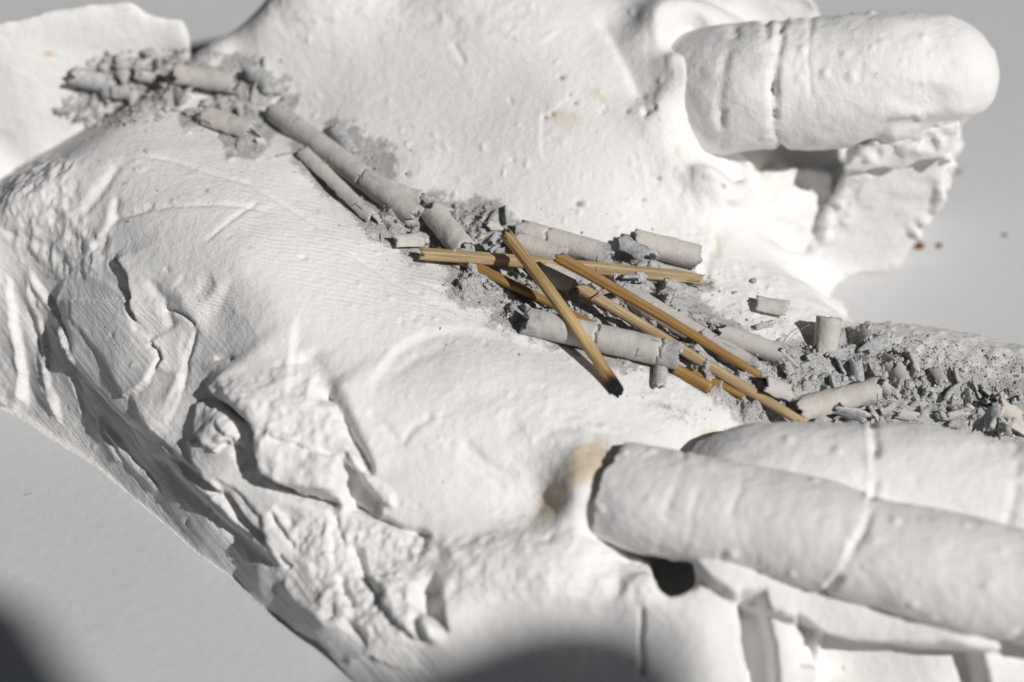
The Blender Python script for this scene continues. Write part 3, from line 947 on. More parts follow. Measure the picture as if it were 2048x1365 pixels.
def rock(name, fronts, ext, voxel, amp, mat, parent, seed=1, freq=3.0, smooth=4):
    """broken plaster: outlines with depth, fused by a voxel remesh and roughened"""
    V, F = [], []
    for k, pts in enumerate(fronts):
        e = np.array(ext[k])
        f = np.array([P(*p) for p in pts])
        n = len(f); o = len(V)
        V += list(f) + list(f + e)
        F.append(tuple(range(o, o + n))); F.append(tuple(range(o + 2 * n - 1, o + n - 1, -1)))
        for i in range(n):
            j = (i + 1) % n
            F.append((o + j, o + i, o + n + i, o + n + j))
    me = mesh_from(name + '_core', V, F, False)
    o = bpy.data.objects.new(name + '_core', me)
    col.objects.link(o)
    m = o.modifiers.new('r', 'REMESH'); m.mode = 'VOXEL'; m.voxel_size = voxel * S
    sm = o.modifiers.new('s', 'SMOOTH'); sm.iterations = smooth; sm.factor = .5
    dg = bpy.context.evaluated_depsgraph_get()
    ev = o.evaluated_get(dg)
    m2 = bpy.data.meshes.new_from_object(ev)
    bpy.data.objects.remove(o, do_unlink=True)
    n = len(m2.vertices)
    co = np.empty(n * 3, np.float32); m2.vertices.foreach_get('co', co); co = co.reshape(-1, 3) / S
    no = np.empty(n * 3, np.float32); m2.vertices.foreach_get('normal', no); no = no.reshape(-1, 3)
    d = amp(co, no) if callable(amp) else fbm(co[:, 0] / freq, co[:, 1] / freq, co[:, 2] / freq, seed, 5, .55) * amp
    co = co + no * d[:, None]
    co[:, 2] = np.maximum(co[:, 2], 0.05)
    m2.vertices.foreach_set('co', (co * S).astype(np.float32).ravel())
    m2.polygons.foreach_set('use_smooth', np.ones(len(m2.polygons), bool))
    m2.update()
    return link(name, m2, mat, parent)

def block_amp(co, no):
    px, py = proj(co)
    x, y, z = co.T
    r = fbm(x / 3, y / 3, z / 3, 5, 4) * .35
    edge = np.exp(-((seg_dist(px, py, [(1620, 520), (1690, 400), (1720, 310), (1800, 285), (1905, 285), (1885, 400), (1830, 480), (1790, 548)], False)[0]) / 24.0) ** 2)
    return r + np.maximum(fbm(x / 1.6, y / 1.6, z / 1.6, 15, 4), -.1) * 1.9 * edge
rock('support_block',
     [[(1700, 335, 20), (1745, 300, 23), (1800, 285, 24.5), (1905, 262, 25.5), (1895, 330, 19.5), (1878, 410, 12.5), (1835, 480, 6), (1790, 548, 0), (1600, 556, 0), (1560, 530, 2), (1610, 500, 4.5), (1650, 430, 10.5)],
      [(1690, 345, 20.5), (1720, 300, 24), (1780, 262, 27), (1925, 250, 28), (1902, 320, 22.5), (1840, 322, 22.5), (1800, 345, 20.5), (1750, 338, 21)]],
     [(5, 15, 0), (2, 14, -2)], .45, block_amp, M_PLASTER2, hand)
rock('web_ledge', [[(1465, 345, 16), (1560, 335, 15.5), (1665, 345, 15), (1665, 420, 10.5), (1615, 500, 5), (1570, 545, 2), (1430, 520, 10), (1420, 440, 14)]], [(0, 8, -6)], .5,
     lambda co, no: fbm(co[:, 0] / 5, co[:, 1] / 5, co[:, 2] / 5, 9, 4) * .5 + np.maximum(fbm(co[:, 0] / 1.8, co[:, 1] / 1.8, co[:, 2] / 1.8, 19, 3), 0) * .6, M_PLASTER2, hand)
forearm = rock('forearm', [[(-200, 480, 8), (-200, 70, 33), (0, 42, 35), (60, 30, 35.5), (110, 14, 36), (268, 0, 36.5), (296, 30, 34), (372, 36, 33.5), (386, 90, 29), (384, 200, 20), (320, 300, 13), (100, 400, 8)]],
     [(-5, 14, -15)], .6, lambda co, no: fbm(co[:, 0] / 24, co[:, 1] / 24, co[:, 2] / 24, 29, 2) * 1.6 + fbm(co[:, 0] / 2.5, co[:, 1] / 2.5, co[:, 2] / 2.5, 39, 4) * .16, M_PLASTER, hand, smooth=26)
rock('knuckle', [[(1285, 20, 31), (1320, -20, 32), (1440, -50, 33), (1560, -35, 33), (1625, 0, 31), (1655, 45, 27), (1560, 110, 22), (1400, 130, 22), (1310, 80, 26)]],
     [(0, 12, -8)], .5, lambda co, no: fbm(co[:, 0] / 6, co[:, 1] / 6, co[:, 2] / 6, 49, 4) * .9 + fbm(co[:, 0] / 2, co[:, 1] / 2, co[:, 2] / 2, 59, 3) * .3, M_PLASTER2, hand)

fc = np.empty(len(forearm.data.vertices) * 3, np.float32); forearm.data.vertices.foreach_get('co', fc)
fpx, fpy = proj(fc.reshape(-1, 3) / S)
ASH_F = [(120,235),(138,160),(200,105),(300,100),(380,95),(400,180),(340,240),(220,260)]
fd = seg_dist(fpx, fpy, ASH_F, True)[0]
fd = np.where(inside(fpx, fpy, ASH_F), fd, -fd)
attr(forearm.data, 'dust', sstep(-30, 30, fd) * .6)
attr(forearm.data, 'stain', np.exp(-(((fpx - 98) / 16) ** 2 + ((fpy - 108) / 8) ** 2)))
# ---------------------------------------------------------------- ash bed and grains
ax_, ay_, az_ = bx, by, bz
clump = fbm(bx / 3.2, by / 3.2, bz / 3.2, 101, 4, .6)
fine = fbm(bx / .9, by / .9, bz / .9, 107, 3, .6)
thick = TH * (0.75 + 1.5 * clump) + np.clip(TH, 0, 1) * (0.22 * fine + 0.30 * np.maximum(fbm(bx / 1.7, by / 1.7, bz / 1.7, 113, 2), 0))
ASHPOS = POS + WAX * (thick - 0.12)[..., None]
keepA = (TH > 0.02) & (thick > 0.02)
am = grid_mesh('ash_bed', ASHPOS, keepA, dict(dust=DUST), UVG)
ash_bed = link('ash_bed', am, M_ASH)
tag(ash_bed, 'grey incense ash powder lying along the hollow of the plaster palm', 'ash', None, 'stuff')

def bvh_of(objs):
    vs, fs, o = [], [], 0
    for ob in objs:
        me = ob.data
        n = len(me.vertices)
        c = np.empty(n * 3, np.float32); me.vertices.foreach_get('co', c)
        vs.append(c.reshape(-1, 3) / S)
        li = np.empty(len(me.loops), np.int32); me.loops.foreach_get('vertex_index', li)
        ls = np.empty(len(me.polygons), np.int32); me.polygons.foreach_get('loop_start', ls)
        lt = np.empty(len(me.polygons), np.int32); me.polygons.foreach_get('loop_total', lt)
        for k in (3, 4):
            m = lt == k
            if m.any():
                fs += (np.stack([li[ls[m] + j] for j in range(k)], 1) + o).tolist()
        o += n
    return BVHTree.FromPolygons(np.vstack(vs).tolist(), fs)
GROUND = bvh_of([palm, ash_bed, far_finger, forearm])

def on(px, py, lift=0.0):
    """point of the ground seen at px,py, raised lift mm without leaving that line of sight, and the ground's normal"""
    d = CAM_FW + CAM_R * ((px - W0 / 2) / FPX) - CAM_U * ((py - H0 / 2) / FPX)
    d = d / np.linalg.norm(d)
    loc, nor, i, dist = GROUND.ray_cast(Vector(CAM_P), Vector(d))
    if loc is None:
        return P(px, py, 12.0 + lift), np.array([0, 0, 1.0])
    nor = np.array(nor)
    if nor @ d > 0: nor = -nor
    return np.array(loc) - d * (lift / math.sin(CAM_EL)), nor

# grains: thousands of crumbs, one mass
def crumb_mesh(name, centres, sizes, rng):
    oct_v = np.array([(1, 0, 0), (-1, 0, 0), (0, 1, 0), (0, -1, 0), (0, 0, 1), (0, 0, -1)], float)
    oct_f = np.array([(0, 2, 4), (2, 1, 4), (1, 3, 4), (3, 0, 4), (2, 0, 5), (1, 2, 5), (3, 1, 5), (0, 3, 5)])
    n = len(centres)
    v = np.repeat(oct_v[None], n, 0) * rng.uniform(.55, 1.3, (n, 6, 1)) + rng.uniform(-.25, .25, (n, 6, 3))
    v = v * sizes[:, None, None] * rng.uniform(.6, 1.3, (n, 1, 3))
    a = rng.uniform(0, 6.28, n); c, s = np.cos(a), np.sin(a)
    x, y = v[..., 0].copy(), v[..., 1].copy()
    v[..., 0] = x * c[:, None] - y * s[:, None]; v[..., 1] = x * s[:, None] + y * c[:, None]
    b = rng.uniform(0, 6.28, n); c, s = np.cos(b), np.sin(b)
    y, z = v[..., 1].copy(), v[..., 2].copy()
    v[..., 1] = y * c[:, None] - z * s[:, None]; v[..., 2] = y * s[:, None] + z * c[:, None]
    v = v + centres[:, None]
    f = (oct_f[None] + (np.arange(n) * 6)[:, None, None]).reshape(-1, 3)
    return mesh_from(name, v.reshape(-1, 3), f, False)
rng = np.random.default_rng(12)
ok = np.nonzero((keepA & (TH > .12)).ravel())[0]
pick = rng.choice(ok, 15000)
c1 = ASHPOS.reshape(-1, 3)[pick] + WAX * .03
s1 = rng.gamma(1.6, .06, len(pick)) + .045
w2 = (np.clip(DUST, 0, 1) ** 2.2 * (TH <= .12)).ravel()
w2[(PC[..., 2] <= .05).ravel()] = 0
pick2 = rng.choice(len(w2), 5000, p=w2 / w2.sum())
c2 = POS.reshape(-1, 3)[pick2] + NRM.reshape(-1, 3)[pick2] * .03
s2 = rng.gamma(1.6, .04, len(pick2)) + .035
c4 = []
FINGER_P = [(1700,690),(1760,650),(1900,680),(2050,720),(2050,800),(1880,760),(1760,730)]
while len(c4) < 900:
    x, y = rng.uniform(1700, 2050), rng.uniform(650, 800)
    if inside(np.array([x]), np.array([y]), FINGER_P)[0] and rng.random() < .25 + .75 * (y - 650) / 150:
        c4.append(on(x, y, .02)[0])
s4_ = rng.gamma(1.5, .05, len(c4)) + .04
c3 = []
while len(c3) < 900:
    x, y = rng.uniform(120, 400), rng.uniform(95, 260)
    if inside(np.array([x]), np.array([y]), ASH_F)[0]:
        c3.append(on(x, y, .02)[0])
s3 = rng.gamma(2.0, .09, len(c3)) + .06
gm = crumb_mesh('ash_grains', np.vstack([c1, c2, c3, c4]), np.minimum(np.concatenate([s1, s2, s3, s4_]), .6), rng)
tag(link('ash_grains', gm, M_GRAIN), 'tiny loose crumbs of grey ash scattered over the ash bed', 'ash', None, 'stuff')

# ---------------------------------------------------------------- incense ash tubes, shells and flakes
def shell_verts(length, r, arc, th, nseg, nring, seed, jag=.35, taper=0.0, solid=False, bend=0.0, cracks=()):
    """a length of burnt incense coat: arc of a cylinder with thickness (solid: whole tube with a bore), along +X, outside up (+Z)"""
    q = np.random.default_rng(seed)
    full = arc >= 6.28
    th_ = np.linspace(-arc / 2, arc / 2, nseg, endpoint=not full) if not full else np.linspace(0, 2 * math.pi, nseg, endpoint=False)
    t = np.linspace(0, 1, nring)
    T, A = np.meshgrid(t, th_, indexing='ij')
    off = seed * 7.31
    j0 = fbm(np.cos(A) * 1.7 + off, np.sin(A) * 1.7, None, seed, 4, .65) * jag * 2.2
    j1 = fbm(np.cos(A) * 1.7 + off, np.sin(A) * 1.7 + 9, None, seed + 5, 4, .65) * jag * 2.2
    X = (T - .5) * length + j0 * (1 - T) + j1 * T
    if not full:
        e = fbm(T * length * .8 + off, A * 0 + 3, None, seed + 3, 4, .6) * jag / r
        A = A * (1 + e * .55)
    R = r * (1 - taper * T) + fbm(X / 2.2 + off, np.cos(A) * r / 2.2, np.sin(A) * r / 2.2, seed + 8, 4) * (.13 if full else .26) * r / 1.7
    for cx in cracks:
        R = R - .55 * np.exp(-((X - (cx - .5) * length - .55 * fbm(np.cos(A) * 1.6 + off, np.sin(A) * 1.6, None, seed + 31, 4, .7)) / .13) ** 2) * sstep(-.7, .2, np.cos(A - .3))
    outv = np.stack([X, R * np.sin(A), R * np.cos(A)], -1)
    rin = (R * .30 if solid else R - th)
    rin = np.maximum(rin, .05)
    Xi = X if not solid else np.clip(X, X.min() + .05, X.max() - .05)
    inv = np.stack([Xi, rin * np.sin(A), rin * np.cos(A)], -1)
    if not solid:
        inv += (fbm(X / .8 + off, A * 2, None, seed + 11, 3) * th * .5)[..., None] * np.array([0, 0, 1.0])
    V = np.vstack([outv.reshape(-1, 3), inv.reshape(-1, 3)])
    V[:, 2] += bend * (V[:, 0] / max(length, .1)) ** 2
    n = nring * nseg
    I = np.arange(n).reshape(nring, nseg)
    F = []
    def quad(a, b, c, d): F.append((int(a), int(b), int(c), int(d)))
    cols = nseg if full else nseg - 1
    for i in range(nring - 1):
        for k in range(cols):
            kk = (k + 1) % nseg
            quad(I[i, k], I[i + 1, k], I[i + 1, kk], I[i, kk])
            quad(n + I[i, k], n + I[i, kk], n + I[i + 1, kk], n + I[i + 1, k])
    for k in range(cols):
        kk = (k + 1) % nseg
        quad(I[0, k], I[0, kk], n + I[0, kk], n + I[0, k])
        quad(I[-1, kk], I[-1, k], n + I[-1, k], n + I[-1, kk])
    if not full:
        for i in range(nring - 1):
            quad(I[i, 0], n + I[i, 0], n + I[i + 1, 0], I[i + 1, 0])
            quad(I[i, -1], I[i + 1, -1], n + I[i + 1, -1], n + I[i, -1])
    inner = np.concatenate([np.zeros(n), np.ones(n)])
    if full:
        e = np.concatenate([np.minimum(T, 1 - T).ravel(), np.zeros(n)])
        inner = np.maximum(inner, np.concatenate([(1 - sstep(0, .16, np.minimum(T, 1 - T) + .10 * fbm(X / 1.5 + off, np.cos(A), np.sin(A), seed + 21, 3))).ravel() * .62, np.zeros(n)]))
    return V, F, inner

def shell_mesh(name, *a, **k):
    V, F, inner = shell_verts(*a, **k)
    me = mesh_from(name, V, F)
    attr(me, 'inner', inner)
    return me

def frame_between(a, b, upv):
    x = (b - a) / np.linalg.norm(b - a)
    z = upv - (upv @ x) * x
    z /= np.linalg.norm(z)
    y = np.cross(z, x)
    M = Matrix(((x[0], y[0], z[0]), (x[1], y[1], z[1]), (x[2], y[2], z[2]))).to_4x4()
    M.translation = Vector((a + b) / 2 * S)
    return M

def ash_piece(name, label, cat, a, b, r, arc=7.0, th=.5, la=.0, lb=.0, seed=1, jag=.35, roll=0.0, group=None, solid=None, taper=0.0, cracks=()):
    """a tube or shell between two photo positions; la/lb heights of its axis over the ground"""
    pa, na = on(*a, la); pb, nb = on(*b, lb)
    full = arc >= 6.28
    L = np.linalg.norm(pb - pa)
    up = (na + nb) / 2 + np.array([0, -.35, .6])
    me = shell_mesh(name, L, r, arc, th, 44 if full else 26, max(int(L / (.14 if full else .3)), 6), seed, jag, taper, full if solid is None else solid, 0.0, cracks)
    o = link(name, me, M_SHELL)
    o.matrix_world = frame_between(pa, pb, up) @ Matrix.Rotation(roll, 4, 'X')
    if 'grey' in label.split(' shell')[0].split(' flake')[0].split(' sliver')[0]:
        me.attributes['inner'].data.foreach_set('value', np.full(len(me.vertices), .85, np.float32))
    tag(o, label, cat, group)
    return o

TUBES = [
 ('ash_tube', 'long tan ash tube with a cross crack, lying down the ball of the thumb', (548,222), (832,434), 1.68, 7, 1.1, 1.1, 1, .7, 0),
 ('ash_shell', 'slim split ash shell lying beside the long cracked ash tube', (606,308), (745,442), 1.15, 3.4, .5, .4, 2, .4, -.5),
 ('ash_shell', 'tan half tube of ash on top of the wrist crease pile', (350,150), (466,168), 1.65, 3.0, .9, 1.2, 3, .5, .1),
 ('ash_tube', 'tan ash tube touching the round end of the darkest bamboo stick', (1040,462), (1217,512), 1.65, 7, 1.3, 1.3, 4, .6, 0),
 ('ash_tube', 'short ash tube half hidden under the crossed stick ends', (1036,486), (1125,515), 1.5, 7, .9, .9, 5, .5, 0),
 ('ash_tube', 'separate tan ash tube resting on bare plaster above the frayed stick', (1266,482), (1396,515), 1.75, 7, 1.5, 1.5, 6, .35, 0),
 ('ash_tube', 'tan ash tube with a dark crack lying under the stick with charred end', (1052,642), (1355,712), 1.85, 7, 1.5, 1.7, 7, .5, 0),
 ('ash_tube', 'long ash tube bedded between the two parallel bamboo sticks', (1240,582), (1505,738), 1.6, 7, .2, .3, 9, .5, 0),
 ('ash_tube', 'ash tube with a dark broken end above the dark bamboo stick', (1440,666), (1570,712), 1.35, 7, .8, .6, 10, .5, 0),
 ('ash_shell', 'tan ash shell lying in the grey heap in front of the stub', (1595,822), (1752,782), 1.75, 3.2, .5, 1.0, 11, .45, -.2),
 ('ash_shell', 'broad tan ash shell broken near the blunt end of the pale stick', (868,432), (930,505), 1.9, 2.6, .4, .6, 12, .5, .0),
 ('ash_tube', 'stubby ash tube between the charred stick and the pale split stick', (1085,540), (1152,572), 1.5, 7, .7, .6, 13, .4, 0),
 ('ash_shell', 'tan curved ash flake with a dark shadow edge on wrist pile', (415,240), (502,268), 1.9, 2.5, .9, .7, 14, .5, .25),
 ('ash_shell', 'grey scoop shaped shell lying just below the tan curved flake', (450,278), (528,300), 1.7, 2.6, .2, .2, 32, .4, 2.9),
 ('ash_shell', 'grey shell turned on edge between the tan flake and long tube', (492,215), (512,258), 1.5, 2.8, .7, .5, 33, .5, 2.3),
 ('ash_shell', 'narrow grey sliver on the near edge of the wrist pile', (335,192), (385,200), 1.1, 2.2, .3, .3, 34, .4, 2.9),
 ('ash_shell', 'small square tan shell lying alone on bare plaster near the stub', (1510,612), (1572,624), 1.5, 2.2, .3, .4, 15, .3, .0),
 ('ash_shell', 'grey curled shell propped on end next to the tan square shell', (1502,648), (1538,640), 1.2, 2.2, .4, .4, 16, .4, 1.9),
 ('ash_shell', 'grey bent shell leaning against the separate tan ash tube', (1236,490), (1300,530), 1.9, 2.5, .9, .5, 17, .6, -.8),
 ('ash_shell', 'grey upturned shell above the ash tube with dark broken end', (1378,622), (1470,668), 1.4, 2.6, .7, .5, 18, .5, 2.7),
 ('ash_shell', 'thin grey shell lying on the far side of the long tube', (676,262), (712,318), 1.5, 2.2, .3, .3, 19, .4, .5),
 ('ash_shell', 'dark grey slanted shell at the outer end of the wrist pile', (142,150), (205,165), 1.5, 2.6, .7, .8, 20, .5, .2),
 ('ash_shell', 'grey shell curling over the far edge of the wrist pile', (225,118), (300,122), 1.4, 2.6, .4, .5, 21, .5, 2.4),
 ('ash_shell', 'grey crumpled shell standing beside the top end of the long tube', (505,140), (545,175), 1.6, 2.8, .6, .6, 22, .7, 1.0),
 ('ash_shell', 'small grey boat shaped flake lying clear below the wrist pile', (548,308), (582,300), .95, 2.6, .2, .3, 23, .4, 2.8),
 ('ash_shell', 'grey split sliver standing beside the broken end of the cracked tube', (1322,735), (1318,778), .9, 3.0, .5, .3, 24, .35, .3),
 ('ash_shell', 'pale grey splintered shell in the pile above the pale stick', (935,475), (985,452), 1.1, 2.6, .5, .5, 25, .6, 2.6),
 ('ash_shell', 'tan square flake at the near edge of the ash, left of the pale stick', (785,488), (836,486), 1.4, 1.6, .4, .4, 26, .3, .2),
 ('ash_shell', 'pale wide shell tucked beside the long tube along the thumb side', (770,372), (845,402), 1.5, 2.2, .5, .4, 27, .5, .6),
 ('ash_shell', 'rough grey shell against the lower end of the long cracked tube', (858,405), (900,440), 1.4, 2.6, .8, .7, 28, .7, .4),
 ('ash_shell', 'grey shell slab lying in front of the tan shell in the heap', (1665,822), (1735,798), 1.2, 2.6, .8, .9, 29, .6, 2.5),
 ('ash_shell', 'tan leaning flake at the far side of the grey heap', (1795,742), (1815,772), 1.4, 2.0, .9, .6, 30, .5, .8),
 ('ash_shell', 'tan torn shell under the tip of the dark bamboo stick', (1520,770), (1570,790), 1.6, 2.4, .9, .8, 31, .6, -.9),
]
for (nm, lab, a, b, r, arc, la, lb, sd, jag, roll) in TUBES:
    ash_piece(nm, lab, 'ash', a, b, r, arc, .42, la, lb, sd, jag, roll, cracks={1: (.655,), 7: (.46, .88), 4: (.3,)}.get(sd, ()))
# the upright stub
pa, na = on(1650, 708, -0.8)
pb = pa + np.array([.5, 3.0, 3.9])
me = shell_mesh('ash_stub', np.linalg.norm(pb - pa), 1.72, 7.0, .5, 44, 16, 8, .18, 0.0, True)
o = link('ash_stub', me, M_SHELL)
o.matrix_world = frame_between(pa, pb, np.array([0, -1.0, .2]))
tag(o, 'short tan ash stub standing upright at the edge of the grey heap', 'ash')

# loose flakes: a few moulds, many individuals
MOULDS = []
for k in range(14):
    q = np.random.default_rng(200 + k)
    MOULDS.append(shell_mesh('ash_flake', q.uniform(1.6, 3.8), q.uniform(1.0, 1.9), q.uniform(.9, 2.0), q.uniform(.35, .7), 12, 9, 300 + k, q.uniform(.5, .9)))
    if k % 3:
        MOULDS[-1].attributes['inner'].data.foreach_set('value', np.full(len(MOULDS[-1].vertices), .9, np.float32))
    MOULDS[-1]['grey'] = bool(k % 3)
def lump_mesh(seed):
    import bmesh
    bm = bmesh.new()
    bmesh.ops.create_icosphere(bm, subdivisions=3, radius=1.0)
    V = np.array([v.co for v in bm.verts]); F = [tuple(v.index for v in f.verts) for f in bm.faces]
    bm.free()
    q = np.random.default_rng(seed)
    V = V * (1 + .9 * fbm(V[:, 0] * 1.1 + seed, V[:, 1] * 1.1, V[:, 2] * 1.1, seed, 4, .6)[:, None])
    V = V * np.array([q.uniform(.9, 1.5), q.uniform(.7, 1.0), q.uniform(.5, .8)]) * .8
    me = mesh_from('ash_lump', V, F)
    attr(me, 'inner', np.ones(len(V)))
    return me
LUMPS = [lump_mesh(400 + k) for k in range(6)]
rnd = random.Random(7)
def scatter(pts, count, label, group, smin, smax, lump=.35, tall=.9):
    a = np.asarray(pts, float)
    done = 0
    while done < count:
        x, y = rnd.uniform(a[:, 0].min(), a[:, 0].max()), rnd.uniform(a[:, 1].min(), a[:, 1].max())
        if not inside(np.array([x]), np.array([y]), pts)[0] or x > 2060:
            continue
        p, n = on(x, y, rnd.uniform(.05, .45))
        isl = rnd.random() < lump
        me = rnd.choice(LUMPS if isl else MOULDS)
        o = link('ash_lump' if isl else 'ash_flake', me, None)
        me.materials.clear(); me.materials.append(M_SHELL)
        s = rnd.uniform(smin, smax) * (.75 if isl else 1)
        z = Vector(n).normalized()
        R = z.to_track_quat('Z', 'Y').to_matrix().to_4x4()
        t = rnd.gauss(0, tall) + (math.pi if rnd.random() < .45 else 0)
        o.matrix_world = Matrix.Translation(Vector(p * S)) @ R @ Matrix.Rotation(rnd.uniform(0, 6.28), 4, 'Z') @ Matrix.Rotation(t, 4, 'X') @ Matrix.Scale(s, 4)
        lk = ('chunky grey' if isl else ('grey curled' if me['grey'] else 'tan curled'))
        sz = 'tiny' if s < smin + (smax - smin) * .33 else ('small' if s < smin + (smax - smin) * .7 else 'larger')
        tag(o, '%s %s %s %s' % (sz, lk, 'lump of ash' if isl else 'flake of ash', label), 'ash', '%s %s pieces %s' % (sz, lk, label))
        done += 1
scatter(ASH_F, 30, 'at the outer end of the wrist crease', '', .5, 1.1)
scatter(ASH_A, 30, 'in the pile on the wrist crease', '', .5, 1.0)
scatter(ASH_B, 10, 'along the near side of the long tube', '', .35, .6)
scatter(ASH_C, 34, 'in the pile below the long tube', '', .4, .85)
MIDD = [(900,530),(1010,470),(1060,500),(1210,530),(1290,530),(1370,570),(1440,650),(1500,690),(1440,720),(1370,700),(1290,690),(1180,660),(1075,640),(1000,620),(930,590)]
scatter(MIDD, 62, 'among the crossed bamboo sticks', '', .3, .75)
RIGHT = [(1490,700),(1640,690),(1720,665),(1790,700),(1880,745),(2058,800),(2058,870),(1800,862),(1640,852),(1560,800)]
scatter(RIGHT, 105, 'in the heap around the standing stub', '', .45, 1.4, .3, 1.3)
LONE = [(1507, 563, .55), (1470, 585, .4), (1425, 570, .55), (1440, 583, .3), (1495, 640, .3), (1372, 640, .5), (815, 348, .3), (640, 360, .25), (1400, 655, .6), (1560, 680, .5)]
for k, (x, y, s) in enumerate(LONE):
    p, n = on(x, y, .12)
    me = LUMPS[k % len(LUMPS)]
    o = link('ash_lump', me, None)
    o.matrix_world = Matrix.Translation(Vector(p * S)) @ Vector(n).to_track_quat('Z', 'Y').to_matrix().to_4x4() @ Matrix.Rotation(k * 1.7, 4, 'Z') @ Matrix.Scale(s, 4)
    tag(o, 'lone grey crumb of ash lying on bare white plaster', 'ash', 'stray ash crumbs on the bare plaster')
# ---------------------------------------------------------------- bamboo sticks
def stick_mesh(name, L, r, seed, burn=0.0, fray=False, bend=0.0, taper=0.0, rough_a=.28, square=.25):
    q = np.random.default_rng(seed)
    nr, ns = max(int(L / .35), 8), 28
    t = np.linspace(0, 1, nr); th = np.linspace(0, 2 * math.pi, ns, endpoint=False)
    T, A = np.meshgrid(t, th, indexing='ij')
    X = (T - .5) * L
    R = r * (1 - taper * T) * (1 + square * .16 * np.cos(4 * A + q.uniform(0, 6)))
    rib = np.zeros(ns)
    for k in range(7):
        c = q.uniform(0, 6.28)
        rib -= q.uniform(.02, .07) * np.exp(-((np.angle(np.exp(1j * (th - c)))) / .16) ** 2)
    R = R * (1 + rib[None]) + fbm(X / 3, np.cos(A) * 1.5, np.sin(A) * 1.5, seed, 3) * .05
    j = fbm(np.cos(A) * 2, np.sin(A) * 2 + seed, None, seed + 2, 3) * rough_a
    X = X + j * (1 - T) ** 8 * 3 + j * T ** 8 * 3
    if fray:
        e = np.clip((T - .93) / .07, 0, 1)
        X = X + e * fbm(A * 3, A * 0, None, seed, 3) * 1.4
        R = R * (1 - .25 * e)
    V = np.stack([X, R * np.sin(A), R * np.cos(A) + bend * ((T - .5) ** 2 * 4 - .5)], -1).reshape(-1, 3)
    I = np.arange(nr * ns).reshape(nr, ns)
    F = []
    for i in range(nr - 1):
        for k in range(ns):
            kk = (k + 1) % ns
            F.append((int(I[i, k]), int(I[i + 1, k]), int(I[i + 1, kk]), int(I[i, kk])))
    V = np.vstack([V, V[I[0]].mean(0) + (.06, 0, 0), V[I[-1]].mean(0) - (.06, 0, 0)])
    n = nr * ns
    for k in range(ns):
        kk = (k + 1) % ns
        F.append((int(I[0, k]), int(I[0, kk]), n)); F.append((int(I[-1, kk]), int(I[-1, k]), n + 1))
    me = mesh_from(name, V, F)
    b = np.concatenate([(np.clip((T - 1) * L / max(burn, .01) + 1, 0, 1) if burn else T * 0).ravel(), [0, 1.0 if burn else 0]])
    attr(me, 'burn', b)
    uv = np.vstack([np.stack([np.minimum(A, 2 * math.pi - A) * .9 + seed, T * L], -1).reshape(-1, 2), [[seed, 0], [seed, 1]]])
    uvmap(me, uv)
    return me

def fibre_verts(a, c, b, r=.045, n=14):
    t = np.linspace(0, 1, n)[:, None]
    c_ = (1 - t) ** 2 * a + 2 * t * (1 - t) * c + t ** 2 * b
    V, F = [], []
    for i, p in enumerate(c_):
        for k in range(4):
            g = k * math.pi / 2
            V.append(p + np.array([math.cos(g) * r * .4, math.cos(g) * r * .6, math.sin(g) * r]))
    for i in range(n - 1):
        for k in range(4):
            kk = (k + 1) % 4
            F.append((i * 4 + k, i * 4 + kk, i * 4 + 4 + kk, i * 4 + 4 + k))
    return V, F

def stick(name, label, a, b, la, lb, r, mat, seed, **k):
    pa, na = on(*a, la); pb, nb = on(*b, lb)
    L = np.linalg.norm(pb - pa)
    me = stick_mesh(name, L, r, seed, **k)
    o = link(name, me, mat)
    o.matrix_world = frame_between(pa, pb, np.array([0, -.2, 1.0]))
    tag(o, label, 'stick')
    return o, pa, pb

s1, a1, b1 = stick('incense_stick', 'bamboo stick with a black charred end touching the bare plaster pad', (1014,468), (1238,780), 5.2, 1.15, .82, M_BAMBOO, 1, burn=3.2, bend=-.9)
s2, a2, b2 = stick('incense_stick', 'pale bamboo stick with a frayed end, lying under two crossing sticks', (843,507), (1396,556), 2.0, 1.7, .82, M_BAMBOO_P, 2, fray=True, square=.8, bend=-.3)
s3, a3, b3 = stick('incense_stick', 'dark honey bamboo stick ending in a thin scorched tip in grey heap', (1116,512), (1545,766), 4.6, 1.6, .82, M_BAMBOO_D, 3, burn=2.0, taper=.35, bend=-.5)
s4, a4, b4 = stick('incense_stick', 'pale split bamboo stick running alongside the dark honey stick', (1160,576), (1606,846), 2.6, 2.3, .82, M_BAMBOO_P, 4, taper=.15)
s5, a5, b5 = stick('incense_stick', 'reddish brown bamboo stick half buried in ash below the pale stick', (876,498), (1185,648), .75, 1.0, .92, M_BAMBOO_D, 5, taper=.5)
s6, a6, b6 = stick('incense_stick', 'short brown stick end poking out below the cracked ash tube', (1348,738), (1420,776), .5, .5, .8, M_BAMBOO_D, 6)
s7, a7, b7 = stick('incense_stick', 'brown stick piece lying under the pale split bamboo stick', (1385,742), (1490,792), -.2, -.2, .75, M_BAMBOO_D, 7)
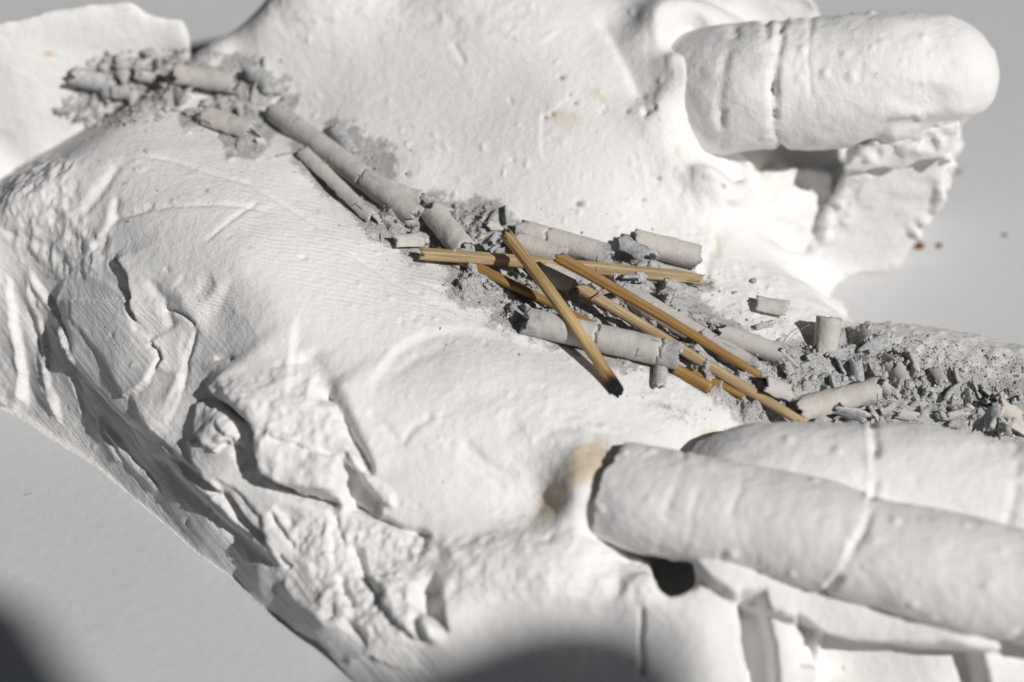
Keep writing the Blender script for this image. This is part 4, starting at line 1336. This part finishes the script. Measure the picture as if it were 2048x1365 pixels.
# loose fibres at the frayed end: part of the stick
rngf = np.random.default_rng(3)
ax2 = (b2 - a2) / np.linalg.norm(b2 - a2)
inv = s2.matrix_world.inverted()
for k in range(9):
    p0 = b2 - ax2 * rngf.uniform(1.0, 5.5) + np.array([0, 0, rngf.uniform(-.5, .4)])
    p2 = b2 + ax2 * rngf.uniform(-1.0, 2.6) + np.array([rngf.uniform(-.4, .4), rngf.uniform(-1.4, .3), rngf.uniform(-1.3, .3)])
    pm_ = (p0 + p2) / 2 + np.array([0, -.3, -.3])
    V, F = fibre_verts(p0, pm_, p2, rngf.uniform(.05, .13))
    V = [np.array(inv @ Vector(v * S)) / S for v in V]
    me = mesh_from('fibre', V, F)
    attr(me, 'burn', np.zeros(len(V))); uvmap(me, np.zeros((len(V), 2)) + k)
    f = bpy.data.objects.new('fibre', me); me.materials.append(M_BAMBOO_P); col.objects.link(f); f.parent = s2
# torn fibres round the broken ends of the other sticks
for (st, e, other, mat) in ((s1, a1, b1, M_BAMBOO), (s3, a3, b3, M_BAMBOO_D), (s4, a4, b4, M_BAMBOO_P), (s4, b4, a4, M_BAMBOO_P)):
    ax = (other - e) / np.linalg.norm(other - e)
    inv = st.matrix_world.inverted()
    for k in range(6):
        side = np.array([rngf.uniform(-1, 1), rngf.uniform(-1, .3), rngf.uniform(-.4, 1)])
        p0 = e + ax * rngf.uniform(.6, 2.6) + side * .62
        p2 = e + ax * rngf.uniform(-.9, .4) + side * rngf.uniform(.5, .95)
        pm_ = (p0 + p2) / 2 + side * rngf.uniform(.1, .5)
        V, F = fibre_verts(p0, pm_, p2, rngf.uniform(.035, .08))
        V = [np.array(inv @ Vector(v * S)) / S for v in V]
        me = mesh_from('fibre', V, F)
        attr(me, 'burn', np.zeros(len(V))); uvmap(me, np.zeros((len(V), 2)) + k)
        f = bpy.data.objects.new('fibre', me); me.materials.append(M_BAMBOO_P); col.objects.link(f); f.parent = st
# splinters and a hair
def loose(name, label, cat, pts, r, mat):
    a, c, b = [on(x, y, l)[0] for x, y, l in pts]
    V, F = fibre_verts(a, c, b, r)
    me = mesh_from(name, V, F)
    attr(me, 'burn', np.zeros(len(V))); uvmap(me, np.array(V)[:, :2])
    return tag(link(name, me, mat), label, cat)
loose('splinter', 'tiny pale bamboo splinter lying across the split stick', 'splinter', [(1184,600,3.3), (1197,590,3.5), (1211,580,3.6)], .22, M_BAMBOO_P)
loose('splinter', 'thin brown splinter between the dark stick and the split stick', 'splinter', [(1248,600,2.6), (1265,630,2.4), (1300,655,2.0)], .14, M_BAMBOO_D)
loose('fibre', 'fine golden fibre arching over the standing ash stub', 'fibre', [(1568,690,.3), (1640,610,6.0), (1705,665,.4)], .05, M_BAMBOO_P)
loose('fibre', 'short golden fibre hooked over the pale frayed stick', 'fibre', [(1212,528,3.0), (1226,530,3.6), (1224,556,1.5)], .05, M_BAMBOO)

# crumbs on the table beyond the thumb
M_RUST = ash_material('rusty_crumb', (0.26, 0.12, 0.06), (0.12, 0.05, 0.03))
for k, (x, y, sc, mat, lab) in enumerate([(1838, 492, .85, M_RUST, 'larger rusty brown crumb on the table beside the broken plaster block'), (1879, 491, .55, M_RUST, 'smaller rusty brown crumb on the table beside the larger one'),
                                          (1906, 321, .75, M_SHELL, 'dark grey crumb on the table behind the thumb tip block'), (1923, 343, .8, M_SHELL, 'grey crumb on the table just in front of the darker one'), (2012, 470, .5, M_SHELL, 'pale lone crumb on open table beyond the rusty crumbs')]):
    p = P(x, y, .3)
    me = LUMPS[k % len(LUMPS)].copy()
    o = link('table_crumb', me, mat)
    o.matrix_world = Matrix.Translation(Vector(p * S)) @ Matrix.Rotation(k * 1.3, 4, 'Z') @ Matrix.Scale(sc, 4)
    tag(o, lab, 'crumb')
# ---------------------------------------------------------------- added unseen card behind the viewpoint, outlined to throw the near-edge shadow
def build_card():
    outline = [(-260, 1120, 0), (-20, 1180, 0), (60, 1220, 0), (115, 1310, 0), (190, 1420, 0), (520, 1520, 0), (740, 1400, 3), (850, 1315, 4), (980, 1262, 5), (1120, 1240, 6), (1250, 1258, 6), (1350, 1315, 5), (1400, 1400, 3),
               (1420, 1600, 0), (1000, 1800, 0), (0, 1750, 0), (-300, 1500, 0)]
    front = []
    for (x, y, z) in outline:
        p = P(x, y, z)
        front.append(p + sund * 850.0)
    front = np.array(front)
    c = front.mean(0)
    n = len(front)
    front = c + (front - c) - sund * ((front - c) @ sund)[:, None]
    back = front + sund * 3.0
    F = [tuple(range(n)), tuple(range(2 * n - 1, n - 1, -1))] + [((i + 1) % n, i, n + i, n + (i + 1) % n) for i in range(n)]
    k = NT('black_card', 0.9, 0.1)
    me = mesh_from('added_shade_card', np.vstack([front, back]), F, False)
    mat = k.out(k.mix(k.noise(k.obj(), 60.0), (0.02, 0.018, 0.016), (0.03, 0.028, 0.026)))
    tag(link('added_shade_card', me, mat), 'unseen matte black card with a wavy edge, added to shade the near edge from the sun', 'card')
build_card()
